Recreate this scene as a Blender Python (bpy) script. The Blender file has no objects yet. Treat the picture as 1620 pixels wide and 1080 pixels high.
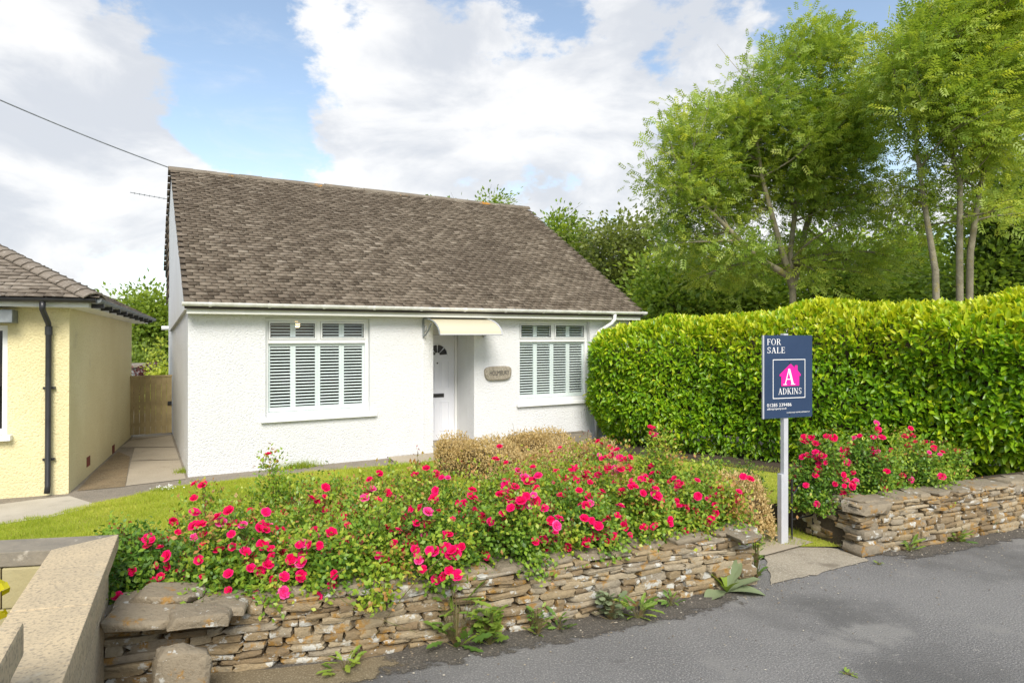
import bpy, bmesh, math, random
import numpy as np
from mathutils import Vector, Matrix

R = math.radians
S = bpy.context.scene
COL = S.collection
random.seed(7)
rng = np.random.default_rng(11)

# ---------------------------------------------------------------- camera
F = 1043.0; EYE = 2.05; HZ = 530.0
cam = bpy.data.cameras.new('camera'); co = bpy.data.objects.new('camera', cam); COL.objects.link(co)
co.location = (0, 0, EYE); co.rotation_euler = (R(90), 0, 0)
cam.sensor_width = 36.0; cam.lens = 36.0 * F / 1620.0
cam.shift_y = -10.0 / 1620.0
cam.clip_start = 0.05; cam.clip_end = 3000
S.camera = co

# ---------------------------------------------------------------- light
SUN_EL, SUN_AZ = 42.0, 170.0        # azimuth clockwise from +Y
sl = bpy.data.lights.new('sun', 'SUN'); so = bpy.data.objects.new('sun', sl); COL.objects.link(so)
sl.energy = 2.1; sl.angle = R(28); sl.color = (1.0, 0.945, 0.85)
sd = Vector((math.sin(R(SUN_AZ)) * math.cos(R(SUN_EL)), math.cos(R(SUN_AZ)) * math.cos(R(SUN_EL)), math.sin(R(SUN_EL))))
so.rotation_euler = sd.to_track_quat('Z', 'Y').to_euler()
so.location = (-20, -30, 40)

S.view_settings.view_transform = 'Standard'; S.view_settings.look = 'None'
S.view_settings.gamma = 1.0; S.view_settings.use_curve_mapping = False
S.view_settings.exposure = 1.12
S.cycles.use_denoising = True
try: S.cycles.denoiser = 'OPENIMAGEDENOISE'
except Exception: pass
S.cycles.max_bounces = 8; S.cycles.transparent_max_bounces = 12
S.cycles.sample_clamp_indirect = 6.0

# ---------------------------------------------------------------- sky with broken cumulus
W = bpy.data.worlds.new('World'); S.world = W; W.use_nodes = True
nt = W.node_tree; nt.nodes.clear()
class G:
    """small node-graph helper"""
    def __init__(s, nt): s.nt = nt
    def n(s, t, **kw):
        nd = s.nt.nodes.new(t)
        for k, v in kw.items(): setattr(nd, k, v)
        return nd
    def l(s, a, b): s.nt.links.new(a, b)
    def put(s, sock, v):
        if hasattr(v, 'is_output'): s.l(v, sock)
        else: sock.default_value = v
    def math(s, op, a, b=None, c=None, clamp=False):
        nd = s.n('ShaderNodeMath', operation=op, use_clamp=clamp); s.put(nd.inputs[0], a)
        if b is not None: s.put(nd.inputs[1], b)
        if c is not None: s.put(nd.inputs[2], c)
        return nd.outputs[0]
    def vm(s, op, a, b=None, out=0):
        nd = s.n('ShaderNodeVectorMath', operation=op); s.put(nd.inputs[0], a)
        if b is not None:
            s.put(nd.inputs['Scale'] if op == 'SCALE' else nd.inputs[1], b)
        return nd.outputs[out]
    def noise(s, vec, scale, detail=4, rough=.55, dist=0.0):
        nd = s.n('ShaderNodeTexNoise'); s.put(nd.inputs['Vector'], vec)
        nd.inputs['Scale'].default_value = scale; nd.inputs['Detail'].default_value = detail
        nd.inputs['Roughness'].default_value = rough; nd.inputs['Distortion'].default_value = dist
        return nd.outputs['Fac']
    def ramp(s, fac, pts, interp='LINEAR'):
        nd = s.n('ShaderNodeValToRGB'); s.put(nd.inputs[0], fac); cr = nd.color_ramp; cr.interpolation = interp
        while len(cr.elements) < len(pts): cr.elements.new(.5)
        for e, (p, c) in zip(cr.elements, pts):
            e.position = p; e.color = (*c, 1) if len(c) == 3 else c
        return nd.outputs[0]
    def mix(s, f, a, b, mode='MIX'):
        nd = s.n('ShaderNodeMix', data_type='RGBA', blend_type=mode); s.put(nd.inputs[0], f)
        for sock, v in ((nd.inputs[6], a), (nd.inputs[7], b)):
            if not hasattr(v, 'is_output') and len(v) == 3: v = (*v, 1)
            s.put(sock, v)
        return nd.outputs[2]
    def sstep(s, v, a, b):
        nd = s.n('ShaderNodeMapRange', interpolation_type='SMOOTHSTEP'); s.put(nd.inputs[0], v)
        nd.inputs[1].default_value = a; nd.inputs[2].default_value = b
        return nd.outputs[0]

g = G(nt)
sky = g.n('ShaderNodeTexSky', sky_type='NISHITA', sun_disc=False)
sky.sun_elevation = R(SUN_EL); sky.sun_rotation = R(SUN_AZ); sky.air_density = 1.0; sky.dust_density = 0.6; sky.ozone_density = 1.6
tc = g.n('ShaderNodeTexCoord')
d = g.vm('NORMALIZE', tc.outputs['Generated'])
sep = g.n('ShaderNodeSeparateXYZ'); g.l(d, sep.inputs[0])
# cloud density: billowy noise on the sky directions, the same all round; openings and banks where the photo has them
ds = g.vm('MULTIPLY', d, (1.0, 1.0, 1.7))
ds = g.vm('ADD', ds, (3.1, .4, 1.9))
n1 = g.noise(ds, 2.6, 8, .58, .1)
n2 = g.noise(ds, 9.5, 8, .62, .1)
dens = g.math('ADD', n1, g.math('MULTIPLY', g.math('SUBTRACT', n2, .5), .46))
def pxdir(px, py):
    return Vector(((px - 810) / F, 1.0, (HZ - py) / F)).normalized()
for (px, py, rad, amt) in [(395, 130, .12, -.20), (320, 50, .13, -.14), (430, 245, .085, -.15), (200, 420, .10, -.14), (340, 190, .05, -.08),
                           (760, 120, .05, -.06), (860, 20, .07, -.14), (765, 235, .05, -.05), (735, 200, .03, -.07), (850, 285, .06, -.05), (1330, 20, .12, -.16), (560, 20, .03, -.08),
                           (720, 130, .20, .07), (600, 200, .14, .10), (960, 140, .22, .08), (1120, 250, .2, .10), (200, 240, .15, .20), (60, 60, .12, .16), (40, 260, .12, .12), (640, 260, .1, .06)]:
    v = pxdir(px, py)
    dist = g.vm('DISTANCE', d, (v.x, v.y, v.z), out=1)
    w_ = g.math('EXPONENT', g.math('MULTIPLY', g.math('POWER', g.math('DIVIDE', dist, rad), 2.0), -1.0))
    dens = g.math('ADD', dens, g.math('MULTIPLY', w_, amt))
cover = g.sstep(dens, .48, .565)
low = g.noise(g.vm('ADD', ds, (0, 0, .10)), 2.6, 5, .5, .15)
body = g.noise(g.vm('MULTIPLY', ds, (1, 1, 1.3)), 4.6, 7, .58, .35)
shade = g.sstep(g.math('ADD', g.math('MULTIPLY', body, .75), g.math('MULTIPLY', low, .25)), .40, .60)
ccol = g.mix(shade, (4.3, 4.5, 4.85), (6.2, 6.2, 6.2))
haze_low = g.sstep(sep.outputs[2], .30, -.02)
skyc = g.mix(g.math('MULTIPLY', haze_low, .55), g.mix(1.0, sky.outputs[0], (1.55, 1.40, 1.24), 'MULTIPLY'), (4.7, 5.7, 6.6))
wisp = g.math('MULTIPLY', g.sstep(g.noise(g.vm('MULTIPLY', ds, (1, 1, 1.6)), 6.5, 7, .62, .6), .46, .74), .36)
skyc = g.mix(g.math('ADD', wisp, .03, clamp=True), skyc, (5.6, 5.75, 6.0))
final = g.mix(g.math('MULTIPLY', cover, .96), skyc, ccol)
bg = g.n('ShaderNodeBackground'); g.l(final, bg.inputs[0]); bg.inputs[1].default_value = 0.078
out = g.n('ShaderNodeOutputWorld'); g.l(bg.outputs[0], out.inputs[0])

# ---------------------------------------------------------------- helpers: places
def gp(px, py, z=0.0):
    """ground point (height z) that the photograph shows at this pixel"""
    dd = F * (EYE - z) / (py - HZ)
    return Vector(((px - 810) / F * dd, dd, z))
def at(px, py, dep):
    return Vector(((px - 810) / F * dep, dep, EYE + (HZ - py) * dep / F))

# ---------------------------------------------------------------- helpers: objects
def tag(o, label, cat, group=None):
    o['label'] = label; o['category'] = cat
    if group: o['group'] = group
    return o
def link(name, data, parent=None, mat=None, loc=None, rot=None, scale=None):
    o = bpy.data.objects.new(name, data); COL.objects.link(o)
    if parent is not None: o.parent = parent
    if loc is not None: o.location = loc
    if rot is not None: o.rotation_euler = rot
    if scale is not None: o.scale = scale
    if mat is not None and data is not None and not data.materials: data.materials.append(mat)
    return o
def empty(name, loc, rz=0, label=None, cat=None, group=None, rx=0):
    o = bpy.data.objects.new(name, None); COL.objects.link(o); o.location = loc; o.rotation_euler = (rx, 0, rz)
    o.empty_display_size = .1
    if label: tag(o, label, cat, group)
    return o
def structure(o): o['kind'] = 'structure'; return o
def stuff(o): o['kind'] = 'stuff'; return o

class MB:
    def __init__(s): s.v = []; s.f = []
    def add(s, vs, fs):
        b = len(s.v); s.v += [tuple(v) for v in vs]; s.f += [tuple(i + b for i in f) for f in fs]; return s
    def box(s, x0, x1, y0, y1, z0, z1):
        return s.add([(x0,y0,z0),(x1,y0,z0),(x1,y1,z0),(x0,y1,z0),(x0,y0,z1),(x1,y0,z1),(x1,y1,z1),(x0,y1,z1)],
                     [(0,3,2,1),(4,5,6,7),(0,1,5,4),(1,2,6,5),(2,3,7,6),(3,0,4,7)])
    def prism(s, poly, ext):
        """closed polygon (3D points) extruded by vector ext"""
        n = len(poly); e = Vector(ext); P = [Vector(p) for p in poly]
        vs = P + [p + e for p in P]
        fs = [tuple(range(n))[::-1], tuple(range(n, 2*n))] + [(i, (i+1) % n, n+(i+1) % n, n+i) for i in range(n)]
        return s.add(vs, fs)
    def tube(s, pts, rad, sides=6, cap=True):
        pts = [Vector(p) for p in pts]; n = len(pts)
        if not hasattr(rad, '__len__'): rad = [rad] * n
        ref = None; rings = []
        for i, p in enumerate(pts):
            t = (pts[min(i+1, n-1)] - pts[max(i-1, 0)]).normalized()
            if ref is None:
                ref = t.orthogonal().normalized()
            ref = (ref - t * ref.dot(t)); ref = ref.normalized() if ref.length > 1e-6 else t.orthogonal().normalized()
            b = t.cross(ref)
            rings.append([p + (ref * math.cos(2*math.pi*k/sides) + b * math.sin(2*math.pi*k/sides)) * rad[i] for k in range(sides)])
        vs = [v for r in rings for v in r]
        fs = [(i*sides+k, i*sides+(k+1) % sides, (i+1)*sides+(k+1) % sides, (i+1)*sides+k) for i in range(n-1) for k in range(sides)]
        if cap: fs += [tuple(range(sides))[::-1], tuple(range((n-1)*sides, n*sides))]
        return s.add(vs, fs)
    def mesh(s, name, mat=None, smooth=False, bevel=0):
        me = bpy.data.meshes.new(name); me.from_pydata(s.v, [], s.f); me.update()
        if bevel:
            bm = bmesh.new(); bm.from_mesh(me)
            bmesh.ops.recalc_face_normals(bm, faces=bm.faces)
            bmesh.ops.bevel(bm, geom=[e for e in bm.edges if e.calc_face_angle(0) > .5], offset=bevel, segments=2, affect='EDGES', profile=.6, clamp_overlap=True)
            bm.to_mesh(me); bm.free()
        if smooth: me.shade_smooth()
        if mat: me.materials.append(mat)
        return me
    def obj(s, name, mat, parent=None, loc=None, rot=None, smooth=False, bevel=0):
        return link(name, s.mesh(name, mat, smooth, bevel), parent, None, loc, rot)

def np_mesh(name, V, Fq, mat=None, tint=None, smooth=False):
    """fast mesh from arrays; Fq (m,k) faces of one size; tint per vertex"""
    V = np.asarray(V, np.float32); Fq = np.asarray(Fq, np.int32); m, k = Fq.shape
    me = bpy.data.meshes.new(name)
    me.vertices.add(len(V)); me.vertices.foreach_set('co', V.ravel())
    me.loops.add(m * k); me.loops.foreach_set('vertex_index', Fq.ravel())
    me.polygons.add(m); me.polygons.foreach_set('loop_start', np.arange(0, m*k, k, dtype=np.int32))
    if tint is not None:
        a = me.attributes.new('tint', 'FLOAT', 'POINT'); a.data.foreach_set('value', np.asarray(tint, np.float32))
    me.update(calc_edges=True)
    if smooth: me.shade_smooth()
    if mat: me.materials.append(mat)
    return me

def unit(a): return a / np.maximum(np.linalg.norm(a, axis=-1, keepdims=True), 1e-9)
RHOMB = (np.array([(0,0,0),(.42,.5,.05),(.42,-.5,.05),(1,0,-.04)]), np.array([(0,2,1),(2,3,1)]))
LAUREL = (np.array([(0,0,0),(.28,.46,.10),(.28,-.46,.10),(.68,.44,.08),(.68,-.44,.08),(1,0,-.12),(.3,0,0),(.68,0,-.02)]),
          np.array([(0,6,1),(0,2,6),(1,6,7),(1,7,3),(2,4,7),(2,7,6),(3,7,5),(7,4,5)]))
def compound(nl=4, ll=.36, lw=.13):
    """pinnate leaf: pairs of leaflets along a midrib plus one at the tip"""
    vs, fs = [], []
    for i in range(nl):
        a = .22 + .62 * i / (nl - 1)
        for sgn in (1, -1):
            b = len(vs); dx, dy = math.cos(.9) * ll, math.sin(.9) * ll * sgn
            nx, ny = -dy / ll * lw * .5, dx / ll * lw * .5
            vs += [(a,0,0),(a+dx*.45+nx,dy*.45+ny,.04),(a+dx*.45-nx,dy*.45-ny,.04),(a+dx,dy,-.06)]
            fs += [(b,b+2,b+1),(b+2,b+3,b+1)]
    b = len(vs); vs += [(.82,0,0),(1.0,lw*.5,.02),(1.0,-lw*.5,.02),(1.2,0,-.05)]; fs += [(b,b+2,b+1),(b+2,b+3,b+1)]
    return (np.array(vs), np.array(fs))
ASH = compound()
LOBED = (np.array([(0,0,0),(.2,.18,.02),(.3,.42,.0),(.42,.22,.03),(.55,.5,.0),(.68,.25,.02),(.82,.34,0),(1,0,-.08),(.82,-.34,0),(.68,-.25,.02),(.55,-.5,0),(.42,-.22,.03),(.3,-.42,0),(.2,-.18,.02),(.3,0,-.03),(.6,0,-.04)]),
         np.array([(0,14,1),(1,14,2),(2,14,3),(3,14,15),(3,15,4),(4,15,5),(5,15,6),(6,15,7),(7,15,8),(8,15,9),(9,15,10),(10,15,11),(11,15,14),(11,14,12),(12,14,13),(13,14,0)]))
def leaves(name, P, D, N, L, Wd, tint, mat, shape=RHOMB):
    T, Fc = shape
    D = unit(D); B = unit(np.cross(N, D)); N = np.cross(D, B)
    L = np.broadcast_to(np.asarray(L, float), (len(P),)); Wd = np.broadcast_to(np.asarray(Wd, float), (len(P),))
    V = (P[:, None, :] + D[:, None, :] * (T[None, :, 0:1] * L[:, None, None]) + B[:, None, :] * (T[None, :, 1:2] * Wd[:, None, None])
         + N[:, None, :] * (T[None, :, 2:3] * L[:, None, None]))
    n, k = len(P), len(T)
    FF = (Fc[None] + (np.arange(n) * k)[:, None, None]).reshape(-1, 3)
    return np_mesh(name, V.reshape(-1, 3), FF, mat, np.repeat(np.clip(tint, 0, 1), k))
def rdir(n):
    return unit(rng.normal(size=(n, 3)))

# ---------------------------------------------------------------- helpers: materials
def newmat(name):
    m = bpy.data.materials.new(name); m.use_nodes = True; m.node_tree.nodes.clear()
    gg = G(m.node_tree); o = gg.n('ShaderNodeOutputMaterial'); p = gg.n('ShaderNodeBsdfPrincipled')
    gg.l(p.outputs[0], o.inputs[0]); return m, gg, p, o
def bumped(gg, p, h, strength, dist):
    b = gg.n('ShaderNodeBump'); b.inputs['Strength'].default_value = strength; b.inputs['Distance'].default_value = dist
    gg.l(h, b.inputs['Height']); gg.l(b.outputs[0], p.inputs['Normal'])
def pos(gg, rnd=False):
    v = gg.n('ShaderNodeNewGeometry').outputs['Position']
    if rnd:
        r = gg.n('ShaderNodeObjectInfo').outputs['Random']
        v = gg.vm('ADD', v, gg.vm('SCALE', (17.3, 9.1, 5.7), r))
    return v
def surf(name, c1, c2, scale=3.0, rough=.8, bump=None, fine=None, spec=.3, metal=0, detail=5, spots=None):
    """two-tone noise material; fine=(scale, c) adds a speckle; spots=[(scale, lo, hi, colour)] adds patches"""
    m, gg, p, o = newmat(name); v = pos(gg)
    c = gg.mix(gg.sstep(gg.noise(v, scale, detail, .6), .32, .68), c1, c2)
    if fine: c = gg.mix(gg.sstep(gg.noise(v, fine[0], 2, .6), .45, .72), c, fine[1])
    for (sc, lo, hi, cc) in spots or []:
        c = gg.mix(gg.sstep(gg.noise(gg.vm('ADD', v, (sc, 3.3, 1.7)), sc, 5, .6), lo, hi), c, cc)
    gg.l(c, p.inputs['Base Color']); p.inputs['Roughness'].default_value = rough
    p.inputs['Specular IOR Level'].default_value = spec; p.inputs['Metallic'].default_value = metal
    if bump:
        bumped(gg, p, gg.noise(v, bump[0], 4, .6), bump[1], bump[2])
    return m
def leafmat(name, stops, rough=.45, trans=.3, spec=.4):
    """foliage; colour from the per-leaf tint"""
    m, gg, p, o = newmat(name)
    a = gg.n('ShaderNodeAttribute', attribute_name='tint').outputs['Fac']
    c = gg.ramp(a, stops)
    gg.l(c, p.inputs['Base Color']); p.inputs['Roughness'].default_value = rough; p.inputs['Specular IOR Level'].default_value = spec
    t = gg.n('ShaderNodeBsdfTranslucent'); gg.l(gg.mix(1.0, c, (1.25, 1.2, .55), 'MULTIPLY'), t.inputs[0])
    mx = gg.n('ShaderNodeMixShader'); mx.inputs[0].default_value = trans
    gg.l(p.outputs[0], mx.inputs[1]); gg.l(t.outputs[0], mx.inputs[2]); gg.l(mx.outputs[0], o.inputs[0])
    return m

m_white = surf('white_roughcast', (.765, .775, .79), (.72, .73, .745), 1.2, .9, bump=(44, 1.0, .024), spec=.15, fine=(50, (.71, .715, .725)), spots=[(.7, .60, .85, (.67, .66, .62))])
m_smoothwhite = surf('white_painted_render', (.74, .75, .76), (.70, .71, .71), 2, .8, spec=.2)
m_cream = surf('cream_roughcast', (.82, .74, .46), (.76, .67, .39), 1.0, .9, fine=(42, (.72, .63, .36)), bump=(42, 1.0, .024), spec=.15, spots=[(1.1, .62, .8, (.62, .54, .33))])
m_upvc = surf('white_plastic', (.80, .81, .81), (.77, .78, .78), 4, .35, spec=.5)
m_fascia = surf('off_white_board', (.82, .82, .77), (.76, .76, .69), 3, .5, spec=.4)
m_gutter = surf('weathered_white_gutter', (.88, .88, .87), (.70, .70, .66), 9, .45, spec=.5)
m_black = surf('black_plastic', (.018, .018, .02), (.03, .03, .032), 5, .35, spec=.5)
m_sage = surf('pale_sage_paint', (.70, .765, .77), (.66, .73, .735), 3, .5)
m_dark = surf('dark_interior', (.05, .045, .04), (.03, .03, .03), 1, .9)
m_lead = surf('grey_lead', (.25, .27, .28), (.17, .19, .2), 6, .6)
m_door = surf('white_door', (.76, .78, .84), (.74, .76, .82), 2, .4, spec=.4)
m_lamp, gg, p, o = newmat('warm_lamp'); p.inputs['Emission Color'].default_value = (1, .62, .25, 1); p.inputs['Emission Strength'].default_value = 4
# thin reflecting pane
m_glass, gg, p, o = newmat('window_glass'); m_glass.node_tree.nodes.remove(p)
tr = gg.n('ShaderNodeBsdfTransparent'); tr.inputs[0].default_value = (.97, .985, .98, 1)
gl = gg.n('ShaderNodeBsdfGlossy'); gl.inputs['Roughness'].default_value = .02
fr = gg.n('ShaderNodeLayerWeight'); fr.inputs[0].default_value = .5
mx = gg.n('ShaderNodeMixShader'); gg.l(gg.math('ADD', gg.math('MULTIPLY', gg.math('POWER', fr.outputs[1], 4.0), .7), .05, clamp=True), mx.inputs[0]); gg.l(tr.outputs[0], mx.inputs[1]); gg.l(gl.outputs[0], mx.inputs[2]); gg.l(mx.outputs[0], o.inputs[0])
# roof tile
def tilemat(name, stops, lichen):
    m, gg, p, o = newmat(name); v = pos(gg)
    a = gg.n('ShaderNodeAttribute', attribute_name='tint').outputs['Fac']
    big = gg.noise(v, .55, 4, .6)
    c = gg.ramp(gg.math('ADD', gg.math('MULTIPLY', a, .7), gg.math('MULTIPLY', gg.noise(v, 14, 4, .7), .3)), stops)
    c = gg.mix(gg.math('MULTIPLY', gg.sstep(big, .42, .66), .45), c, (.085, .066, .050))
    c = gg.mix(gg.math('MULTIPLY', gg.sstep(gg.noise(v, 26, 3, .6), .57, .72), .75), c, lichen)
    c = gg.mix(gg.math('MULTIPLY', gg.sstep(gg.noise(gg.vm('ADD', v, (4, 1, 7)), 5, 5, .65), .60, .74), .5), c, (.30, .27, .22))
    gg.l(c, p.inputs['Base Color']); p.inputs['Roughness'].default_value = .92; p.inputs['Specular IOR Level'].default_value = .15
    bumped(gg, p, gg.noise(v, 70, 3, .6), .5, .006)
    return m
m_tile = tilemat('brown_concrete_tile', [(0, (.06, .047, .034)), (.35, (.128, .103, .077)), (.7, (.20, .166, .128)), (.93, (.29, .25, .20)), (1, (.55, .51, .45))], (.33, .30, .24))
m_tile2 = tilemat('grey_brown_tile', [(0, (.13, .108, .085)), (.4, (.215, .183, .148)), (.8, (.30, .262, .215)), (1, (.42, .38, .33))], (.44, .40, .35))
m_ridge = surf('ridge_tile_concrete', (.22, .19, .15), (.15, .125, .095), 4, .9, bump=(40, .5, .008), spots=[(2.2, .60, .68, (.42, .20, .03)), (7, .60, .72, (.34, .31, .26))])
m_under = surf('roof_underlay', (.05, .042, .036), (.04, .034, .03), 3, .95)
# walling stone
def stonemat(name, stops, white=.565, orange=.535, bump=.9):
    m, gg, p, o = newmat(name); v = pos(gg, True)
    r = gg.n('ShaderNodeObjectInfo').outputs['Random']
    c = gg.ramp(gg.math('ADD', gg.math('MULTIPLY', r, .75), gg.math('MULTIPLY', gg.noise(v, 9, 5, .65), .25)), stops)
    c = gg.mix(gg.math('MULTIPLY', gg.sstep(gg.noise(v, 30, 4, .7), .45, .75), .5), c, (.16, .125, .085))
    c = gg.mix(gg.math('MULTIPLY', gg.sstep(gg.noise(gg.vm('ADD', v, (5, 2, 8)), 7, 5, .7), orange, orange + .09), .75), c, (.36, .19, .035))
    c = gg.mix(gg.sstep(gg.noise(gg.vm('ADD', v, (1, 9, 4)), 6.5, 6, .68), white, white + .05), c, (.54, .53, .48))
    c = gg.mix(gg.sstep(gg.noise(gg.vm('ADD', v, (6, 1, 2)), 38, 3, .6), .68, .74), c, (.6, .58, .53))
    gg.l(c, p.inputs['Base Color']); p.inputs['Roughness'].default_value = .95; p.inputs['Specular IOR Level'].default_value = .12
    bumped(gg, p, gg.math('ADD', gg.noise(v, 22, 6, .7), gg.math('MULTIPLY', gg.noise(v, 90, 3, .6), .4)), bump, .02)
    return m
m_stone = stonemat('dry_stone', [(0, (.14, .108, .072)), (.2, (.25, .185, .11)), (.45, (.34, .26, .155)), (.7, (.41, .34, .23)), (.85, (.30, .26, .20)), (1, (.20, .175, .145))])
m_cap = stonemat('weathered_cap_stone', [(0, (.22, .185, .135)), (.5, (.31, .26, .185)), (1, (.24, .205, .155))], .60, .57)
m_core = surf('wall_core_earth', (.05, .04, .03), (.035, .03, .022), 8, 1)
m_coping = surf('sandy_cast_stone', (.56, .45, .29), (.45, .37, .25), 2.2, .92, bump=(60, .5, .006), spots=[(1.3, .58, .78, (.28, .24, .185)), (9, .6, .75, (.50, .43, .31))], fine=(60, (.30, .25, .18)))
m_copdark = surf('dark_weathered_stone', (.20, .18, .145), (.28, .245, .19), 5, .95, bump=(50, .6, .008), spots=[(14, .6, .72, (.42, .38, .31))])
m_block = surf('pale_block', (.44, .40, .22), (.38, .33, .18), 3, .95, bump=(40, .5, .008))
m_asphalt = surf('asphalt', (.15, .147, .143), (.20, .195, .188), .9, .9, bump=(75, 1.0, .012), fine=(85, (.32, .31, .295)), spec=.2, spots=[(.5, .50, .66, (.13, .127, .122)), (1.6, .58, .68, (.235, .228, .215)), (5, .64, .80, (.13, .125, .12)), (120, .60, .70, (.07, .07, .07)), (48, .64, .70, (.36, .34, .31))])
m_dirt_plain = surf('dark_road_edge_dirt', (.075, .066, .055), (.12, .10, .078), 5, .95, bump=(90, .7, .01), fine=(120, (.19, .165, .13)))
def fademat(name, c1, c2, c3):
    """dirt that thins out to nothing across its strip"""
    m, gg, p, o = newmat(name); v = pos(gg)
    c = gg.mix(gg.noise(v, 5, 5, .6), c1, c2); c = gg.mix(gg.sstep(gg.noise(v, 90, 2, .6), .5, .68), c, c3)
    gg.l(c, p.inputs['Base Color']); p.inputs['Roughness'].default_value = .95; p.inputs['Specular IOR Level'].default_value = .15
    bumped(gg, p, gg.noise(v, 70, 4, .6), .9, .012)
    t = gg.n('ShaderNodeAttribute', attribute_name='tint').outputs['Fac']
    f = gg.sstep(gg.math('ADD', t, gg.math('MULTIPLY', gg.math('SUBTRACT', gg.noise(v, 7, 7, .68), .5), 1.5)), .38, .62)
    tr = gg.n('ShaderNodeBsdfTransparent'); mx = gg.n('ShaderNodeMixShader'); gg.l(f, mx.inputs[0]); gg.l(tr.outputs[0], mx.inputs[1]); gg.l(p.outputs[0], mx.inputs[2]); gg.l(mx.outputs[0], o.inputs[0])
    return m
m_dirt = fademat('dark_road_edge_dirt', (.085, .077, .068), (.12, .108, .092), (.20, .18, .15))
m_sand = fademat('sandy_grit', (.24, .19, .115), (.17, .14, .095), (.32, .27, .18))
m_pad = surf('rough_entrance_concrete', (.37, .325, .25), (.29, .255, .195), 2.2, .95, bump=(60, .9, .012), fine=(75, (.46, .41, .33)), spots=[(4, .56, .75, (.21, .18, .135)), (40, .62, .7, (.5, .46, .38))])
m_conc = surf('concrete_slab', (.41, .35, .265), (.34, .29, .215), 1.6, .92, bump=(80, .4, .006), fine=(110, (.46, .41, .33)), spots=[(3, .6, .8, (.24, .20, .15))])
m_conc2 = surf('pale_concrete', (.50, .455, .37), (.40, .36, .285), 1.5, .92, bump=(80, .4, .006), fine=(110, (.55, .5, .42)), spots=[(2.3, .58, .8, (.29, .26, .205))])
m_gravel = surf('gravelly_apron', (.27, .23, .18), (.20, .175, .14), 2.5, .95, bump=(110, .8, .012), fine=(90, (.36, .32, .26)))
m_soil = surf('bed_soil', (.060, .045, .03), (.09, .068, .045), 5, 1, bump=(40, .9, .03))
m_ground = surf('meadow', (.075, .10, .025), (.10, .12, .035), .4, 1)
m_turf = surf('lawn_turf', (.33, .39, .035), (.43, .44, .05), 1.4, .95, bump=(120, .8, .02), fine=(45, (.32, .30, .09)), spots=[(.9, .56, .72, (.34, .31, .09))])
m_wood = surf('weathered_gate_wood', (.42, .33, .17), (.33, .26, .13), 5, .85, bump=(30, .3, .004))
m_alu = surf('painted_sign_post', (.50, .51, .54), (.44, .45, .48), 5, .5)
m_navy = surf('navy_sign_board', (.020, .042, .095), (.024, .048, .105), 2, .45, spec=.4)
m_print = surf('white_print', (.82, .82, .82), (.8, .8, .8), 2, .5)
m_pink = surf('magenta_print', (.80, .015, .30), (.80, .015, .30), 2, .5)
m_bark = surf('grey_green_bark', (.32, .29, .20), (.23, .205, .14), 6, .95, bump=(30, .8, .02), spots=[(5, .56, .68, (.30, .26, .10))])
m_bark2 = surf('dark_bark', (.09, .075, .05), (.06, .05, .035), 6, .95, bump=(30, .8, .02))
m_canopy, gg, p, o = newmat('cream_polycarbonate'); p.inputs['Base Color'].default_value = (.78, .73, .56, 1); p.inputs['Roughness'].default_value = .35
tl = gg.n('ShaderNodeBsdfTranslucent'); tl.inputs[0].default_value = (.8, .74, .55, 1); mx = gg.n('ShaderNodeMixShader'); mx.inputs[0].default_value = .35
gg.l(p.outputs[0], mx.inputs[1]); gg.l(tl.outputs[0], mx.inputs[2]); gg.l(mx.outputs[0], o.inputs[0])

m_laurel = leafmat('laurel_leaf', [(0, (.06, .16, .012)), (.35, (.15, .32, .014)), (.65, (.28, .46, .016)), (.85, (.46, .58, .02)), (1, (.60, .64, .035))], .34, .36, .5)
m_rose = leafmat('rose_leaf', [(0, (.045, .11, .020)), (.4, (.12, .25, .030)), (.75, (.26, .39, .035)), (.96, (.44, .48, .05)), (1, (.42, .22, .07))], .4, .3)
m_dead = leafmat('dry_brown_leaf', [(0, (.34, .235, .095)), (.5, (.58, .43, .20)), (1, (.72, .59, .32))], .8, .3, .15)
m_ash = leafmat('ash_leaf', [(0, (.09, .17, .03)), (.4, (.21, .33, .05)), (.75, (.37, .48, .08)), (1, (.56, .62, .10))], .4, .45)
m_wood2 = leafmat('woodland_leaf', [(0, (.065, .12, .025)), (.5, (.18, .28, .042)), (1, (.33, .43, .065))], .5, .45)
m_birch = leafmat('grey_green_leaf', [(0, (.10, .14, .045)), (.5, (.23, .28, .075)), (1, (.36, .41, .11))], .5, .45)
m_weed = leafmat('weed_leaf', [(0, (.07, .15, .03)), (.5, (.15, .26, .045)), (1, (.32, .42, .06))], .5, .3)
m_felt = leafmat('felted_leaf', [(0, (.17, .22, .12)), (1, (.27, .32, .18))], .9, .15, .1)
m_grass = leafmat('grass_blade', [(0, (.19, .28, .025)), (.6, (.38, .45, .04)), (1, (.60, .55, .14))], .6, .35)
m_gold = leafmat('golden_leaf', [(0, (.45, .42, .01)), (1, (.70, .62, .02))], .5, .35)
m_redleaf = leafmat('dark_red_leaf', [(0, (.07, .02, .02)), (1, (.16, .05, .04))], .5, .3)
m_petal = leafmat('cerise_petal', [(0, (.42, .002, .035)), (.45, (.76, .006, .105)), (.8, (.82, .020, .22)), (1, (.85, .16, .44))], .6, .2, .1)
m_bud = leafmat('rose_bud', [(0, (.14, .035, .02)), (1, (.42, .03, .03))], .5, .2)
m_stem = surf('rose_stem', (.14, .15, .05), (.16, .10, .05), 20, .7)
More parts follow.
